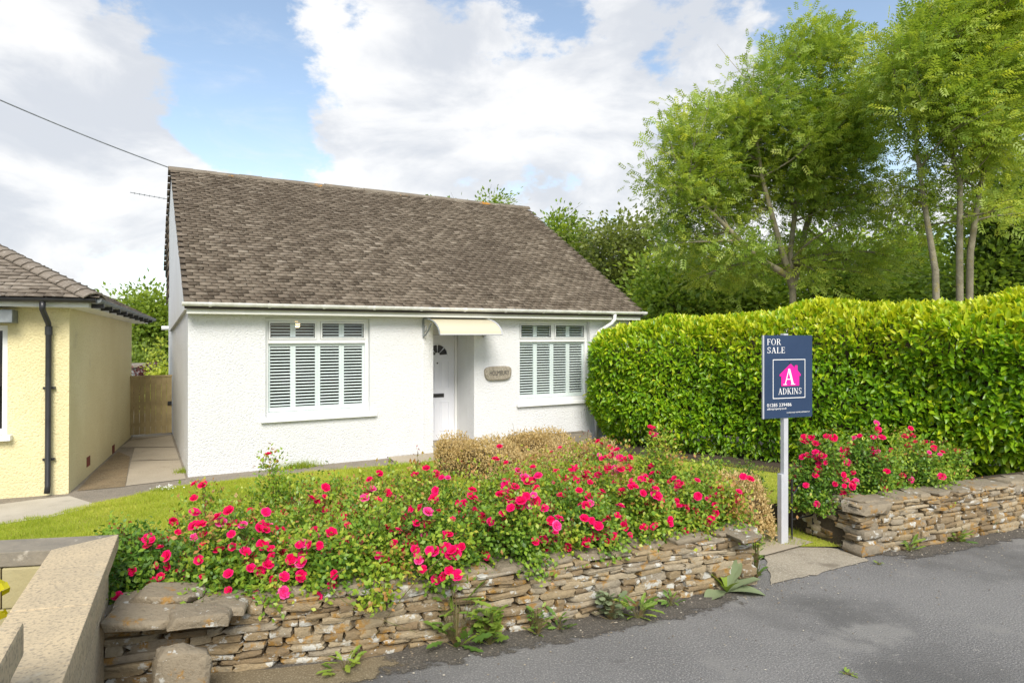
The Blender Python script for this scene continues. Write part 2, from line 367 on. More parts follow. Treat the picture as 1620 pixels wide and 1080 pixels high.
# ================================================================ GROUND
def sheet(name, pts, z, mat):
    return structure(MB().add([(p[0], p[1], z) for p in pts], [tuple(range(len(pts)))]).obj(name, mat))
sheet('ground', [(-900, -60), (900, -60), (900, 1500), (-900, 1500)], -.03, m_ground)
WL = [Vector((-2.36, 3.84, 0)), Vector((-1.87, 3.97, 0)), Vector((-1.0, 4.17, 0)), Vector((.18, 4.62, 0)), Vector((.9, 4.94, 0)), Vector((1.97, 5.40, 0))]   # foot of the long stone wall
WR = [Vector((3.25, 6.11, 0)), Vector((4.2, 6.47, 0)), Vector((5.44, 7.01, 0)), Vector((7.4, 7.87, 0))]        # foot of the right stone wall
sheet('road', [(-16, 1), (-2.6, 3.9)] + [(p.x, p.y + .08) for p in WL] + [(2.25, 6.0), (3.1, 6.5)] + [(p.x + .02, p.y + .1) for p in WR] + [(16, 11.6), (16, -14), (-16, -14)], 0, m_asphalt)
HOUSE_A = Vector((-4.67, 9.50, 0)); UA = math.atan2(F, 1840.0)
UX = Vector((math.cos(UA), math.sin(UA), 0)); VY = Vector((-math.sin(UA), math.cos(UA), 0))
def hp(t, dd, z=0): return HOUSE_A + UX * t + VY * dd + Vector((0, 0, z))
# gravelly apron along the house front and between the houses
sheet('garden_base', [(-12, 6.0), (-3, 4.1), (-2.3, 4.05)] + [(p.x - .03, p.y + .16) for p in WL[1:]] + [(2.4, 6.2), (3.2, 6.6)] + [(p.x, p.y + .2) for p in WR] + [(14, 11), (14, 16), (-14, 24), (-14, 8)], .004, m_gravel)
lawn_edge = [gp(-160, 850), gp(-60, 842), gp(0, 830), gp(80, 818), gp(150, 798), gp(215, 785), gp(262, 773), gp(330, 766), gp(430, 754), gp(560, 743), gp(690, 731)]
lawn_poly = [(p.x, p.y) for p in lawn_edge] + [(-.6, 9.7), (1.6, 11.4), (6, 8.9), (6.6, 7.75)] + [(p.x - .05, p.y + .22) for p in reversed(WR)] + [(2.5, 6.35), (1.9, 5.75)] + [(p.x - .06, p.y + .2) for p in reversed(WL)] + [(-3.1, 4.0), (-6, 3.9)]
lawn_poly = [(x, y) for x, y in lawn_poly]
sheet('lawn', lawn_poly, .022, m_turf)
sheet('front_path', [hp(3.85, -.75)[:2], hp(4.6, -.75)[:2], (2.95, 6.45), (2.3, 6.05)], .028, m_conc)
sheet('door_step_slab', [hp(2.9, -.75)[:2], hp(3.0, -.02)[:2], hp(4.9, -.02)[:2], hp(4.9, -.745)[:2]], .03, m_conc)
def pxsheet(name, pix, z, mat): return sheet(name, [gp(a, b, z)[:2] for a, b in pix], z, mat)
for i, pix in enumerate([[(199, 768), (294, 757), (284, 727), (207, 729)], [(207.5, 728), (283.7, 726.2), (277, 707), (213, 708)], [(190, 707), (276.5, 706.2), (271, 688), (207, 696)], [(207, 695.4), (271, 687.4), (266, 672), (222, 672)]]):
    pxsheet('path_slab', pix, .012, m_conc)
pxsheet('bare_earth_strip', [(122, 776), (198, 769), (206, 722), (187, 714), (150, 745)], .010, surf('sandy_earth', (.27, .20, .115), (.20, .15, .09), 4, .95, bump=(50, .9, .03), fine=(60, (.34, .27, .17))))
pxsheet('neighbour_forecourt', [(-220, 900), (-150, 800), (0, 797), (60, 789), (110, 784), (152, 797), (120, 808), (80, 817), (0, 829)], .026, m_conc2)
pad_px = [(1212, 884), (1222, 922), (1290, 908), (1374, 886), (1352, 872), (1290, 862), (1238, 852), (1205, 866)]
rp = random.Random(12); pad_o = []
for (x0_, y0_), (x1_, y1_) in zip(pad_px, pad_px[1:] + pad_px[:1]):
    for k in range(7): pad_o.append((x0_ + (x1_ - x0_)*k/7 + rp.uniform(-3, 3), y0_ + (y1_ - y0_)*k/7 + rp.uniform(-1.3, 1.3)))
pxsheet('entrance_pad', pad_o, .008, m_pad)
# dirt washed along the foot of the walls
def strip(name, pts, w, z, mat, seed):
    r = random.Random(seed); dense = []
    for i in range(len(pts) - 1):
        for k in range(8): dense.append(pts[i].lerp(pts[i+1], k / 8))
    dense.append(pts[-1]); n = len(dense); V, T = [], []; rows = (-.10, 0, .33, .66, 1.0)
    for j, o in enumerate(rows):
        for i, p in enumerate(dense):
            t = (dense[min(i+1, n-1)] - dense[max(i-1, 0)]).normalized(); nn = Vector((t.y, -t.x, 0)); q = p + nn * (o * w if o > 0 else o)
            e = min(i, n - 1 - i) / 4.0
            V.append((q.x, q.y, z)); T.append((1.25, 1.2, .85, .45, -.35)[j] * min(1, .0 + e))
    FF = [(j*n+i, (j+1)*n+i, (j+1)*n+i+1, j*n+i+1) for j in range(len(rows)-1) for i in range(n-1)]
    return structure(link(name, np_mesh(name, V, FF, mat, T)))
strip('road_edge_dirt', WL, .42, .005, m_dirt, 3)
strip('road_edge_dirt', WR, .34, .005, m_dirt, 4)
strip('sandy_road_patch', [Vector((-2.1, 3.86, 0)), Vector((-1.5, 3.93, 0)), Vector((-.55, 4.16, 0))], .34, .009, m_sand, 5)

def offs(path, o):
    """polyline moved o metres to its left (behind the wall)"""
    res = []
    for i, p in enumerate(path):
        t = (path[min(i+1, len(path)-1)] - path[max(i-1, 0)]).normalized()
        res.append(p + Vector((-t.y, t.x, 0)) * o)
    return res
def along(path, s):
    for a, b in zip(path, path[1:]):
        L = (b - a).length
        if s <= L or b is path[-1]: 
            t = (b - a) / L; return a + t * s, t
        s -= L
def plen(path): return sum((b - a).length for a, b in zip(path, path[1:]))
def bed(name, path, prof):
    rows = [offs(path, o) for o, z in prof]; n = len(path)
    mb = MB(); vs = []
    for (o, z), r in zip(prof, rows): vs += [(p.x, p.y, z) for p in r]
    fs = [(j*n+i, j*n+i+1, (j+1)*n+i+1, (j+1)*n+i) for j in range(len(prof)-1) for i in range(n-1)]
    for i in (0, n - 1):
        k = len(vs); m_ = len(prof)
        vs += [vs[j*n+i] for j in range(m_)] + [(vs[j*n+i][0], vs[j*n+i][1], 0) for j in range(m_)]
        fs += [(k+j, k+j+1, k+m_+j+1, k+m_+j) for j in range(m_-1)]
    return structure(mb.add(vs, fs).obj(name, m_soil))
bed('rose_bed_soil', WL, [(.2, .33), (.6, .34), (1.1, .26), (1.55, .18), (2.2, .10), (2.5, .012)])
bed('rose_bed_soil', WR, [(.2, .36), (.7, .36), (1.2, .2), (1.6, .012)])

# ================================================================ TILED ROOFS
BOXT = np.array([(-.5,0,0),(.5,0,0),(.5,1,0),(-.5,1,0),(-.5,0,1),(.5,0,1),(.5,1,1),(-.5,1,1)], float)
BOXF = np.array([(0,3,2,1),(4,5,6,7),(0,1,5,4),(1,2,6,5),(2,3,7,6),(3,0,4,7)])
def tile_verts(w, Lt, th, r):
    V = BOXT * np.array([w, Lt, th]); V = V + 0
    V[:, 2] += .028 * (1 - V[:, 1] / Lt) + .002          # kicked up at its lower edge, lying on the course below
    V[V[:, 1] < .01, 1] += r.uniform(-.004, .004, 4)
    V[:, 2] += r.uniform(-.0025, .0025) + V[:, 0] / w * r.uniform(-.010, .010)
    V[4:, 2] += -(V[4:, 0] / w * 2) ** 2 * .003
    return V
def tile_slope(roof, O, ux, us, x0, x1, slen, mat, keep=None, gauge=.100, tw=.162, n_single=300, eye=None, seed=1):
    """plain tiles in half-bond over the slope plane O + x*ux + s*us; nearest ones as single tiles, the rest as one field"""
    r = np.random.default_rng(seed); ux = Vector(ux).normalized(); us = Vector(us).normalized(); nn = ux.cross(us)
    spots = []
    for c in range(int(slen / gauge) + 1):
        s = c * gauge
        k0 = x0 + (.5 if c % 2 else 0) * tw
        x = k0 + tw / 2
        while x < x1 + .02:
            if keep is None or keep(x, s): spots.append((x + r.uniform(-.004, .004), s + r.uniform(-.006, .006)))
            x += tw
    base = [Vector(O) + ux * x + us * s for x, s in spots]
    order = sorted(range(len(spots)), key=lambda i: (base[i] - eye).length) if eye is not None else list(range(len(spots)))
    single = set(order[:n_single])
    variants = []
    for k in range(10):
        variants.append(np_mesh('tile', tile_verts(tw - .007, .2, .017, r), BOXF, mat, np.full(8, float(np.clip(r.normal(.42, .24), 0, 1)))))
    Vs, Ts = [], []
    MM = np.array([list(ux), list(us), list(nn)])
    for i in range(len(spots)):
        if i in single:
            o = link('tile', variants[r.integers(10)], roof)
            o.matrix_basis = Matrix((( ux.x, us.x, nn.x, base[i].x), (ux.y, us.y, nn.y, base[i].y), (ux.z, us.z, nn.z, base[i].z), (0, 0, 0, 1)))
        else:
            V = tile_verts(tw - .007, .2, .017, r) @ MM + np.array(base[i]); Vs.append(V)
            Ts.append(np.full(8, float(np.clip(r.normal(.42, .24) + (.5 if r.random() < .012 else 0), 0, 1))))
    if Vs:
        n = len(Vs); FF = (BOXF[None] + (np.arange(n) * 8)[:, None, None]).reshape(-1, 4)
        stuff(link('tile_field', np_mesh('tile_field', np.concatenate(Vs), FF, mat, np.concatenate(Ts)), roof))

# ================================================================ WHITE BUNGALOW
HW = 8.14                                   # width of the front
house = empty('white_bungalow', HOUSE_A, UA, 'white roughcast bungalow with brown tiled roof and two shuttered front windows', 'house')
eye_h = house.matrix_basis.inverted() @ Vector((0, 0, EYE))
WIN = [(1.06, 2.69, .80, 2.32), (5.53, 7.13, .80, 2.32)]
POR = (3.80, 4.59, 0.0, 2.24)
def holed_wall(x0, x1, z0, z1, y0, y1, holes):
    xs = sorted({x0, x1} | {h[0] for h in holes} | {h[1] for h in holes}); zs = sorted({z0, z1} | {h[2] for h in holes} | {h[3] for h in holes})
    inside = lambda x, z: any(h[0] < x < h[1] and h[2] < z < h[3] for h in holes)
    mb = MB()
    solid = {}
    for i in range(len(xs)-1):
        for j in range(len(zs)-1):
            solid[i, j] = not inside((xs[i]+xs[i+1])/2, (zs[j]+zs[j+1])/2)
    for (i, j), s in solid.items():
        if not s: continue
        a, b, c, e = xs[i], xs[i+1], zs[j], zs[j+1]
        mb.add([(a,y0,c),(b,y0,c),(b,y0,e),(a,y0,e)], [(0,1,2,3)]); mb.add([(a,y1,c),(b,y1,c),(b,y1,e),(a,y1,e)], [(3,2,1,0)])
        for (di, dj, q) in ((-1,0,[(a,c),(a,e)]), (1,0,[(b,e),(b,c)]), (0,-1,[(b,c),(a,c)]), (0,1,[(a,e),(b,e)])):
            if not solid.get((i+di, j+dj), False):
                (xa, za), (xb, zb) = q
                mb.add([(xa,y0,za),(xb,y0,zb),(xb,y1,zb),(xa,y1,za)], [(0,1,2,3)])
    return mb
EV = 2.46
fw = holed_wall(0, HW, 0, EV, 0, .28, [WIN[0], WIN[1], POR])
fw.obj('front_wall', m_white, house)
RD, RH, BD = 4.3, 5.36, 7.0                # ridge depth and height, back wall
slope = (RH - 2.50) / (RD + .28)
gab = [(0, .282, 0), (0, BD, 0), (0, BD, RH - (BD-RD)*slope - .06), (0, RD, RH - .06), (0, .282, EV + .1), ]
MB().prism(gab, (.26, 0, 0)).obj('gable_wall', m_white, house)
MB().prism([(HW - .26, y, z) for _, y, z in gab], (.26, 0, 0)).obj('gable_wall', m_white, house)
MB().box(.262, HW - .262, BD - .28, BD, 0, 3.4).obj('back_wall', m_white, house)
# boarded upper gable, standing proud of the wall below
MB().prism([(-.045, -.02, 2.42), (-.045, 5.4, 2.13), (-.045, 5.4, RH - 1.1*slope - .07), (-.045, RD, RH - .07), (-.045, -.02, 2.55)], (.043, 0, 0)).obj('gable_panel', m_smoothwhite, house)
# porch recess
pd = .77
MB().box(POR[0]-.14, POR[0]-.002, .282, pd+.1, 0, 2.4).obj('porch_side', m_smoothwhite, house)
MB().box(POR[1]+.002, POR[1]+.14, .282, pd+.1, 0, 2.4).obj('porch_side', m_smoothwhite, house)
MB().box(POR[0], POR[1], .285, pd+.1, 2.245, 2.38).obj('porch_ceiling', m_smoothwhite, house)
MB().box(POR[0], POR[1], .0, pd+.1, -.02, .10).obj('porch_floor', m_conc, house)
MB().box(POR[0]-.17, POR[0]-.004, -.022, -.001, 0, 2.36).obj('pilaster', m_white, house)
# door
dx0, dx1 = POR[0] + .045, POR[1] - .055
df = MB().box(POR[0]+.001, dx0, pd-.06, pd, .10, 2.12).box(dx1, POR[1]-.001, pd-.06, pd, .10, 2.12).box(dx0, dx1, pd-.058, pd, 2.06, 2.12).box(POR[0]+.001, POR[1]-.001, pd-.055, pd, 2.12, 2.24)
df.obj('door_frame', m_upvc, house, bevel=.004)
door = MB().box(dx0+.004, dx1-.004, pd-.045, pd, .11, 2.055).obj('door', m_door, house)
dc = (dx0 + dx1) / 2
def fan(r0, r1, a0, a1, y, n=8):
    pts = [(dc + r1*math.cos(a0+(a1-a0)*i/n), y, 1.68 + r1*math.sin(a0+(a1-a0)*i/n)) for i in range(n+1)] + [(dc + r0*math.cos(a1-(a1-a0)*i/n), y, 1.68 + r0*math.sin(a1-(a1-a0)*i/n)) for i in range(n+1)]
    return MB().prism(pts, (0, .012, 0))
for k in range(4):
    a0 = math.pi * k / 4 + .07; fan(.05, .19, a0, a0 + math.pi/4 - .14, pd-.054).obj('fanlight_pane', m_black, door)
MB().tube([(dc + .215*math.cos(math.pi*i/12), pd-.048, 1.665 + .215*math.sin(math.pi*i/12)) for i in range(13)], .012, 6).obj('fanlight_moulding', m_door, door)
for zz0, zz1 in ((.28, .82), (1.06, 1.58)):
    for sx in (-1, 1):
        xa, xb = sorted((dc + sx*.05, dc + sx*.235))
        mb = MB()
        for b in ((xa, xb, zz0, zz0+.014), (xa, xb, zz1-.014, zz1), (xa, xa+.014, zz0+.014, zz1-.014), (xb-.014, xb, zz0+.014, zz1-.014)):
            mb.box(b[0], b[1], pd-.056, pd-.044, b[2], b[3])
        mb.box(xa+.03, xb-.03, pd-.052, pd-.044, zz0+.03, zz1-.03)
        mb.obj('door_panel', m_door, door)
MB().box(dc-.13, dc+.13, pd-.058, pd-.044, .90, .97).obj('letter_box', m_black, door, bevel=.004)
MB().box(dc-.012, dc+.012, pd-.056, pd-.044, 1.52, 1.545).obj('spy_hole', m_black, door)
# windows with plantation shutters
def window(x0, x1, z0, z1, nm):
    y = .09
    wroot = bpy.data.objects.new('window', None); COL.objects.link(wroot); wroot.parent = house; wroot.location = (x0, y, z0); wroot.empty_display_size = .1
    w, h = x1 - x0, z1 - z0; zt = h - .40
    fr = MB().box(.002, w-.002, 0, .07, .0, .055).box(.002, w-.002, 0, .07, h-.055, h-.002).box(.002, .055, .001, .07, .055, h-.055).box(w-.055, w-.002, .001, .07, .055, h-.055)
    fr.box(.055, w-.055, .001, .07, zt, zt+.06).box(w/2-.03, w/2+.03, .002, .07, zt+.06, h-.055)
    fr.obj('frame', m_upvc, wroot, bevel=.004)
    for xa, xb in ((.055, w/2-.03), (w/2+.03, w-.055)):      # opening top lights
        mb = MB(); za, zb = zt+.06, h-.055; i = .035
        mb.box(xa+.003, xb-.003, -.012, .04, za+.003, za+i).box(xa+.003, xb-.003, -.012, .04, zb-i, zb-.003).box(xa+.003, xa+i, -.012, .04, za+i, zb-i).box(xb-i, xb-.003, -.012, .04, za+i, zb-i)
        mb.obj('sash', m_upvc, wroot, bevel=.004)
        mb2 = MB()
        for q in ((xa+i-.006, xb-i+.006, za+i-.006, za+i), (xa+i-.006, xb-i+.006, zb-i, zb-i+.006), (xa+i-.006, xa+i, za+i, zb-i), (xb-i, xb-i+.006, za+i, zb-i)): mb2.box(q[0], q[1], -.014, .0, q[2], q[3])
        mb2.obj('gasket', m_black, wroot)
        MB().add([(xa+i, .012, za+i), (xb-i, .012, za+i), (xb-i, .012, zb-i), (xa+i, .012, zb-i)], [(0,1,2,3)]).obj('pane', m_glass, wroot)
    MB().add([(.055, .03, .055), (w-.055, .03, .055), (w-.055, .03, zt), (.055, .03, zt)], [(0,1,2,3)]).obj('pane', m_glass, wroot)
    pw = (w - .10) / 4; lv = MB().add(*_louvre(pw - .085)).mesh('louvre', m_sage)
    for (za, zb, n) in ((.06, zt - .005, 19), (zt + .055, h - .06, 5)):
        for k in range(4):
            xa = .05 + k * pw
            MB().box(xa+.001, xa+.04, .055, .085, za, zb).box(xa+pw-.04, xa+pw-.001, .055, .085, za, zb).box(xa+.04, xa+pw-.04, .056, .084, za, za+.07 if n > 9 else za+.02).box(xa+.04, xa+pw-.04, .056, .084, zb-.045 if n > 9 else zb-.02, zb).obj('shutter_frame', m_sage, wroot)
            lo, hi = (za + .075, zb - .05) if n > 9 else (za + .025, zb - .025)
            for j in range(n):
                link('louvre', lv, wroot, None, (xa + pw/2, .070, lo + (hi - lo) * (j + .5) / n))
    sl = MB().prism([(-.07, -.155, -.075), (-.07, .10, -.06), (-.07, .10, 0.0), (-.07, -.15, -.018)], (w + .17, 0, 0)).obj('sill', m_upvc, wroot, bevel=.006)
    return wroot
def _louvre(L):
    a = R(17); c, s = math.cos(a), math.sin(a); pts = []
    for (yy, zz) in ((-.026, 0), (-.016, .0055), (.016, .0055), (.026, 0), (.016, -.0055), (-.016, -.0055)):
        pts.append((-L/2, yy*c - zz*s, yy*s + zz*c))
    n = len(pts); vs = pts + [(L/2, p[1], p[2]) for p in pts]
    return vs, [tuple(range(n)), tuple(range(n, 2*n))[::-1]] + [(i, n+i, n+(i+1) % n, (i+1) % n) for i in range(n)]
window(*WIN[0], 'l'); window(*WIN[1], 'r')
# rooms behind the windows: floor, ceiling, dim back wall
MB().box(.27, POR[0]-.15, .282, 3.2, 2.40, 2.44).obj('room_ceiling', m_smoothwhite, house)
MB().box(POR[1]+.15, HW-.27, .282, 3.2, 2.40, 2.44).obj('room_ceiling', m_smoothwhite, house)
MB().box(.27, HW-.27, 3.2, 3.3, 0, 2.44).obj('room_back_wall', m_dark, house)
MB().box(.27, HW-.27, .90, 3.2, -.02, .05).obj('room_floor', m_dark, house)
# eaves
MB().box(-.03, HW + .08, -.235, -.21, 2.355, 2.50).obj('fascia', m_fascia, house)
MB().box(-.03, HW + .08, -.21, -.001, 2.358, 2.37).obj('soffit', m_fascia, house)
gut = MB(); n = 8; gp_o = [(-.295 + .058*math.cos(math.pi + math.pi*i/n), 2.515 + .058*math.sin(math.pi + math.pi*i/n)) for i in range(n+1)]
gp_i = [(-.295 + .052*math.cos(math.pi + math.pi*i/n), 2.515 + .052*math.sin(math.pi + math.pi*i/n)) for i in range(n, -1, -1)]
gut.prism([(-.09, y, z) for y, z in gp_o + gp_i], (HW + .26, 0, 0))
for xe in (-.096, HW + .17): gut.prism([(xe, y, z) for y, z in gp_o], (.006, 0, 0))
gutter = gut.obj('gutter', m_gutter, house)
for k in range(11):
    xb = .25 + k * .80
    MB().prism([(xb, -.295 + .066*math.cos(math.pi + math.pi*i/n), 2.515 + .066*math.sin(math.pi + math.pi*i/n)) for i in range(n+1)] + [(xb, -.236, 2.53)], (.035, 0, 0)).obj('bracket', m_gutter, gutter)
MB().tube([(HW-.62, -.295, 2.46), (HW-.62, -.295, 2.36), (HW-.66, -.25, 2.28), (HW-.86, -.10, 2.12), (HW-.90, -.07, 2.05), (HW-.90, -.07, .05)], .036, 10).obj('downpipe', m_upvc, house, smooth=True)
# roof: underlay, single tiles, ridge
us = Vector((0, RD + .28, RH - 2.50)).normalized(); slen = math.hypot(RD + .28, RH - 2.50)
roof = MB().prism([(-.06, -.285, 2.475), (-.06, RD, RH - .02), (-.06, BD + .25, RH - (BD + .25 - RD)*slope - .02), (-.06, BD + .25, RH - (BD + .25 - RD)*slope - .08), (-.06, RD, RH - .085), (-.06, -.285, 2.42)], (HW + .16, 0, 0)).obj('roof', m_under, house)
tile_slope(roof, (0, -.31, 2.485), (1, 0, 0), us, -.075, HW + .10, slen - .05, m_tile, eye=eye_h, seed=4)
us_b = Vector((0, -(BD + .25 - RD), (BD + .25 - RD)*slope)).normalized()
tile_slope(roof, (0, BD + .27, RH - (BD + .25 - RD)*slope - .01), (-1, 0, 0), us_b, -HW - .10, .075, (BD + .25 - RD) / us_b.y * -1 - .1, m_tile, n_single=0, seed=5)
rm = MB(); n = 10
prof = [(.13*math.cos(math.pi*i/n), -.055 + .105*math.sin(math.pi*i/n)) for i in range(n+1)] + [(.115*math.cos(math.pi*i/n), -.055 + .09*math.sin(math.pi*i/n)) for i in range(n, -1, -1)]
rm.prism([(0, y, z) for y, z in prof], (.445, 0, 0)); rme = rm.mesh('ridge_tile', m_ridge)
rr = random.Random(2)
for k in range(19):
    link('ridge_tile', rme, roof, None, (-.10 + k*.441, RD + rr.uniform(-.008, .008), RH + .01 + rr.uniform(-.006, .008)), (rr.uniform(-.05, .05), rr.uniform(-.01, .01), rr.uniform(-.01, .01)))
# tile-hung rear dormer, its end showing past the gable
dorm = MB().box(-.03, HW - 1.5, 5.45, 6.25, 2.9, 4.62).obj('rear_dormer', m_under, house)
tile_slope(dorm, (-.035, 6.28, 2.75), (0, -1, 0), (0, .0, 1), 0, .8, 1.85, m_tile, n_single=60, eye=eye_h, seed=8)
MB().box(-.06, HW - 1.4, 5.3, 6.3, 4.64, 4.72).obj('dormer_roof', m_lead, dorm)
MB().tube([(-.14, BD + .30, 2.22), (.8, BD + .30, 2.22)], .05, 8).obj('rear_gutter', m_upvc, house)
# canopy over the door
can = bpy.data.objects.new('door_canopy', None); COL.objects.link(can); can.parent = house; can.location = (3.62, 0, 2.06)
cp = []
for i in range(9):
    a = i / 8; cp.append((-.03 - .68 * math.sin(a * math.pi / 2 * .98), .27 * math.cos(a * math.pi / 2) + .0))
mb = MB(); n = 9
mb.add([(0, y, z) for y, z in cp] + [(1.16, y, z) for y, z in cp] + [(0, y, z - .006) for y, z in cp] + [(1.16, y, z - .006) for y, z in cp],
       [(i, i+1, n+i+1, n+i) for i in range(n-1)] + [(2*n+i, 3*n+i, 3*n+i+1, 2*n+i+1) for i in range(n-1)] + [(i, 2*n+i, 2*n+i+1, i+1) for i in range(n-1)] + [(n+i, n+i+1, 3*n+i+1, 3*n+i) for i in range(n-1)])
mb.obj('canopy_sheet', m_canopy, can, smooth=False)
for xx in (.0, 1.15):
    mb = MB(); mb.tube([(xx, y, z + .006) for y, z in cp], .013, 6)
    mb.tube([(xx, -.015, .27), (xx, -.015, -.05)], .018, 6)
    mb.tube([(xx, -.015, -.03), (xx, -.10, -.01), (xx, -.22, .06), (xx, -.36, .19)], .014, 6)
    mb.tube([(xx, -.10 + .05*math.cos(a*.7), .10 + .05*math.sin(a*.7)) for a in range(10)], .008, 5)
    mb.obj('canopy_bracket', m_lead if xx == 0 else m_alu, can)
MB().tube([(0, cp[-1][0], cp[-1][1]), (1.16, cp[-1][0], cp[-1][1])], .011, 6).obj('front_rail', m_alu, can)
MB().tube([(0, cp[0][0], cp[0][1] + .004), (1.16, cp[0][0], cp[0][1] + .004)], .014, 6).obj('back_rail', m_alu, can)

# bulb glowing in the front room
bl = empty('ceiling_lamp', hp(1.78, 1.3, 2.40), 0, 'small warm glowing ceiling lamp seen through the left window top light', 'lamp')
MB().tube([(0, 0, 0), (0, 0, -.11)], .008, 6).obj('cord', m_black, bl)
bm = bmesh.new(); bmesh.ops.create_uvsphere(bm, u_segments=14, v_segments=8, radius=.06); me = bpy.data.meshes.new('bulb'); bm.to_mesh(me); bm.free(); me.materials.append(m_lamp); me.shade_smooth()
link('bulb', me, bl, None, (0, 0, -.165))

# ---------------------------------------------------------------- lettering
def text_mesh(name, body, size, depth, mat, width=None):
    c = bpy.data.curves.new(name, 'FONT'); c.body = body; c.size = size; c.extrude = depth; c.align_x = 'LEFT'; c.resolution_u = 3
    o = bpy.data.objects.new(name, c); COL.objects.link(o); bpy.context.view_layer.update()
    me = bpy.data.meshes.new_from_object(o.evaluated_get(bpy.context.evaluated_depsgraph_get())); bpy.data.objects.remove(o)
    V = np.zeros(len(me.vertices) * 3); me.vertices.foreach_get('co', V); V = V.reshape(-1, 3)
    V[:, 0] -= V[:, 0].min(); V[:, 1] -= V[:, 1].min()
    if width: V[:, 0] *= width / V[:, 0].max()
    me.vertices.foreach_set('co', V.ravel()); me.update(); me.name = name; me.materials.clear(); me.materials.append(mat)
    return me
def serif_line(txt, height, depth, mat, name, width):
    """roman capitals with thick and thin strokes and bracket serifs; returns a mesh lying in XY"""
    T, t, sh = .15, .055, .05
    quads = []
    adv = 0.0
    def q(*p): quads.append([(adv + a, b) for a, b in p])
    def rect(x0, x1, y0, y1): q((x0, y0), (x1, y0), (x1, y1), (x0, y1))
    def bar(x0, y0, x1, y1, w): q((x0 - w/2, y0), (x0 + w/2, y0), (x1 + w/2, y1), (x1 - w/2, y1))
    def arc(cx, cy, rx, ry, a0, a1, wt, wn, n=14):
        for i in range(n):
            A = [a0 + (a1-a0)*(i+k)/n for k in (0, 1)]
            o = []; inn = []
            for a in A:
                w = wn + (wt - wn) * abs(math.cos(a)); o.append((cx + rx*math.cos(a), cy + ry*math.sin(a)))
                inn.append((cx + (rx - w)*math.cos(a), cy + (ry - wn)*math.sin(a)))
            q(o[0], o[1], inn[1], inn[0])
    def stem(x, y0=0, y1=1, foot=True, head=True):
        rect(x, x+T, y0, y1)
        if foot: rect(x-.09, x+T+.09, y0, y0+sh)
        if head: rect(x-.09, x+T+.09, y1-sh, y1)
    for ch in txt:
        if ch == ' ': adv += .4; continue
        wd = .8
        if ch == 'F': stem(.1); rect(.1, .68, 1-t, 1); rect(.27, .55, .5, .5+t); rect(.63, .68, .78, 1); rect(.5, .55, .4, .65); wd = .74
        elif ch == 'E': stem(.1); rect(.1, .70, 1-t, 1); rect(.27, .56, .5, .5+t); rect(.1, .72, 0, t); rect(.65, .70, .78, 1); rect(.51, .56, .4, .65); rect(.67, .72, 0, .24); wd = .80
        elif ch == 'L': stem(.1); rect(.1, .70, 0, t); rect(.65, .70, 0, .26); wd = .75
        elif ch == 'I': stem(.1); wd = .40
        elif ch == 'O': arc(.45, .5, .45, .52, 0, 2*math.pi, T, t, 28); wd = .96
        elif ch == 'D': stem(.1); arc(.32, .5, .55, .5, -math.pi/2, math.pi/2, T, t); rect(.2, .33, 1-t, 1); rect(.2, .33, 0, t); wd = .96
        elif ch == 'R': stem(.1); arc(.36, .74, .34, .26, -math.pi/2, math.pi/2, T, t); rect(.2, .37, 1-t, 1); rect(.2, .37, .48, .48+t); bar(.74, 0, .42, .5, T*1.05); rect(.62, .90, 0, sh); wd = .92
        elif ch == 'A': bar(.12, 0, .43, 1, t*1.3); bar(.74, 0, .43, 1, T*1.1); rect(.22, .64, .32, .32+t); rect(-.02, .26, 0, sh); rect(.58, .92, 0, sh); wd = .92
        elif ch == 'K': stem(.1); bar(.25, .42, .72, 1, t*1.4); bar(.80, 0, .42, .58, T*1.1); rect(.60, .86, 1-sh, 1); rect(.66, .98, 0, sh); wd = .98
        elif ch == 'N': rect(.10, .10+t*1.2, 0, 1); rect(.76, .76+t*1.2, 0, 1); bar(.79, 0, .14, 1, T*1.1); rect(.0, .27, 0, sh); rect(.66, .93, 1-sh, 1); rect(-.02, .2, 1-sh, 1); wd = .98
        elif ch == 'S':
            arc(.36, .74, .27, .27, .35, math.pi*1.5, T*.8, t); arc(.36, .27, .30, .27, -math.pi*.87, math.pi/2, T, t); rect(.60, .645, .70, .98); rect(.05, .095, .02, .30); wd = .74
        adv += wd + .09
    s = width / adv; mb = MB()
    for k, p in enumerate(quads):
        zk = depth + (k % 7) * .00006
        a = [(x*s, y*height, zk) for x, y in p]
        area = sum(a[i][0]*a[(i+1) % 4][1] - a[(i+1) % 4][0]*a[i][1] for i in range(4))
        if area < 0: a = a[::-1]
        mb.add(a, [(0, 1, 2, 3)])
    return mb.mesh(name, mat)

# house-name stone hung on the wall
pl = empty('house_name_stone', hp(4.79, -.002, 1.22), UA, 'rounded pebbly stone plaque with the house name beside the door', 'plaque')
n = 28; ring = []
for i in range(n):
    a = 2*math.pi*i/n; c, s_ = math.cos(a), math.sin(a)
    ring.append((.275 + .275*math.copysign(abs(c)**.55, c) * (1 + .03*math.sin(3*a)), .14 + .135*math.copysign(abs(s_)**.62, s_)*(1 + .05*math.sin(2*a+1))))
mb = MB(); vs = []; lay = [(1.0, 0), (1.0, -.03), (.95, -.05), (.82, -.058), (.3, -.058)]
for sc, y in lay: vs += [((x-.275)*sc + .275, y, (z-.14)*sc + .14) for x, z in ring]
mb.add(vs, [(j*n+i, j*n+(i+1) % n, (j+1)*n+(i+1) % n, (j+1)*n+i) for j in range(len(lay)-1) for i in range(n)] + [tuple((len(lay)-1)*n + i for i in range(n))])
mb.obj('slab', surf('pebbly_stone', (.40, .36, .29), (.27, .24, .19), 28, .95, bump=(60, .9, .02), spots=[(45, .58, .68, (.52, .48, .41))]), pl, smooth=False)
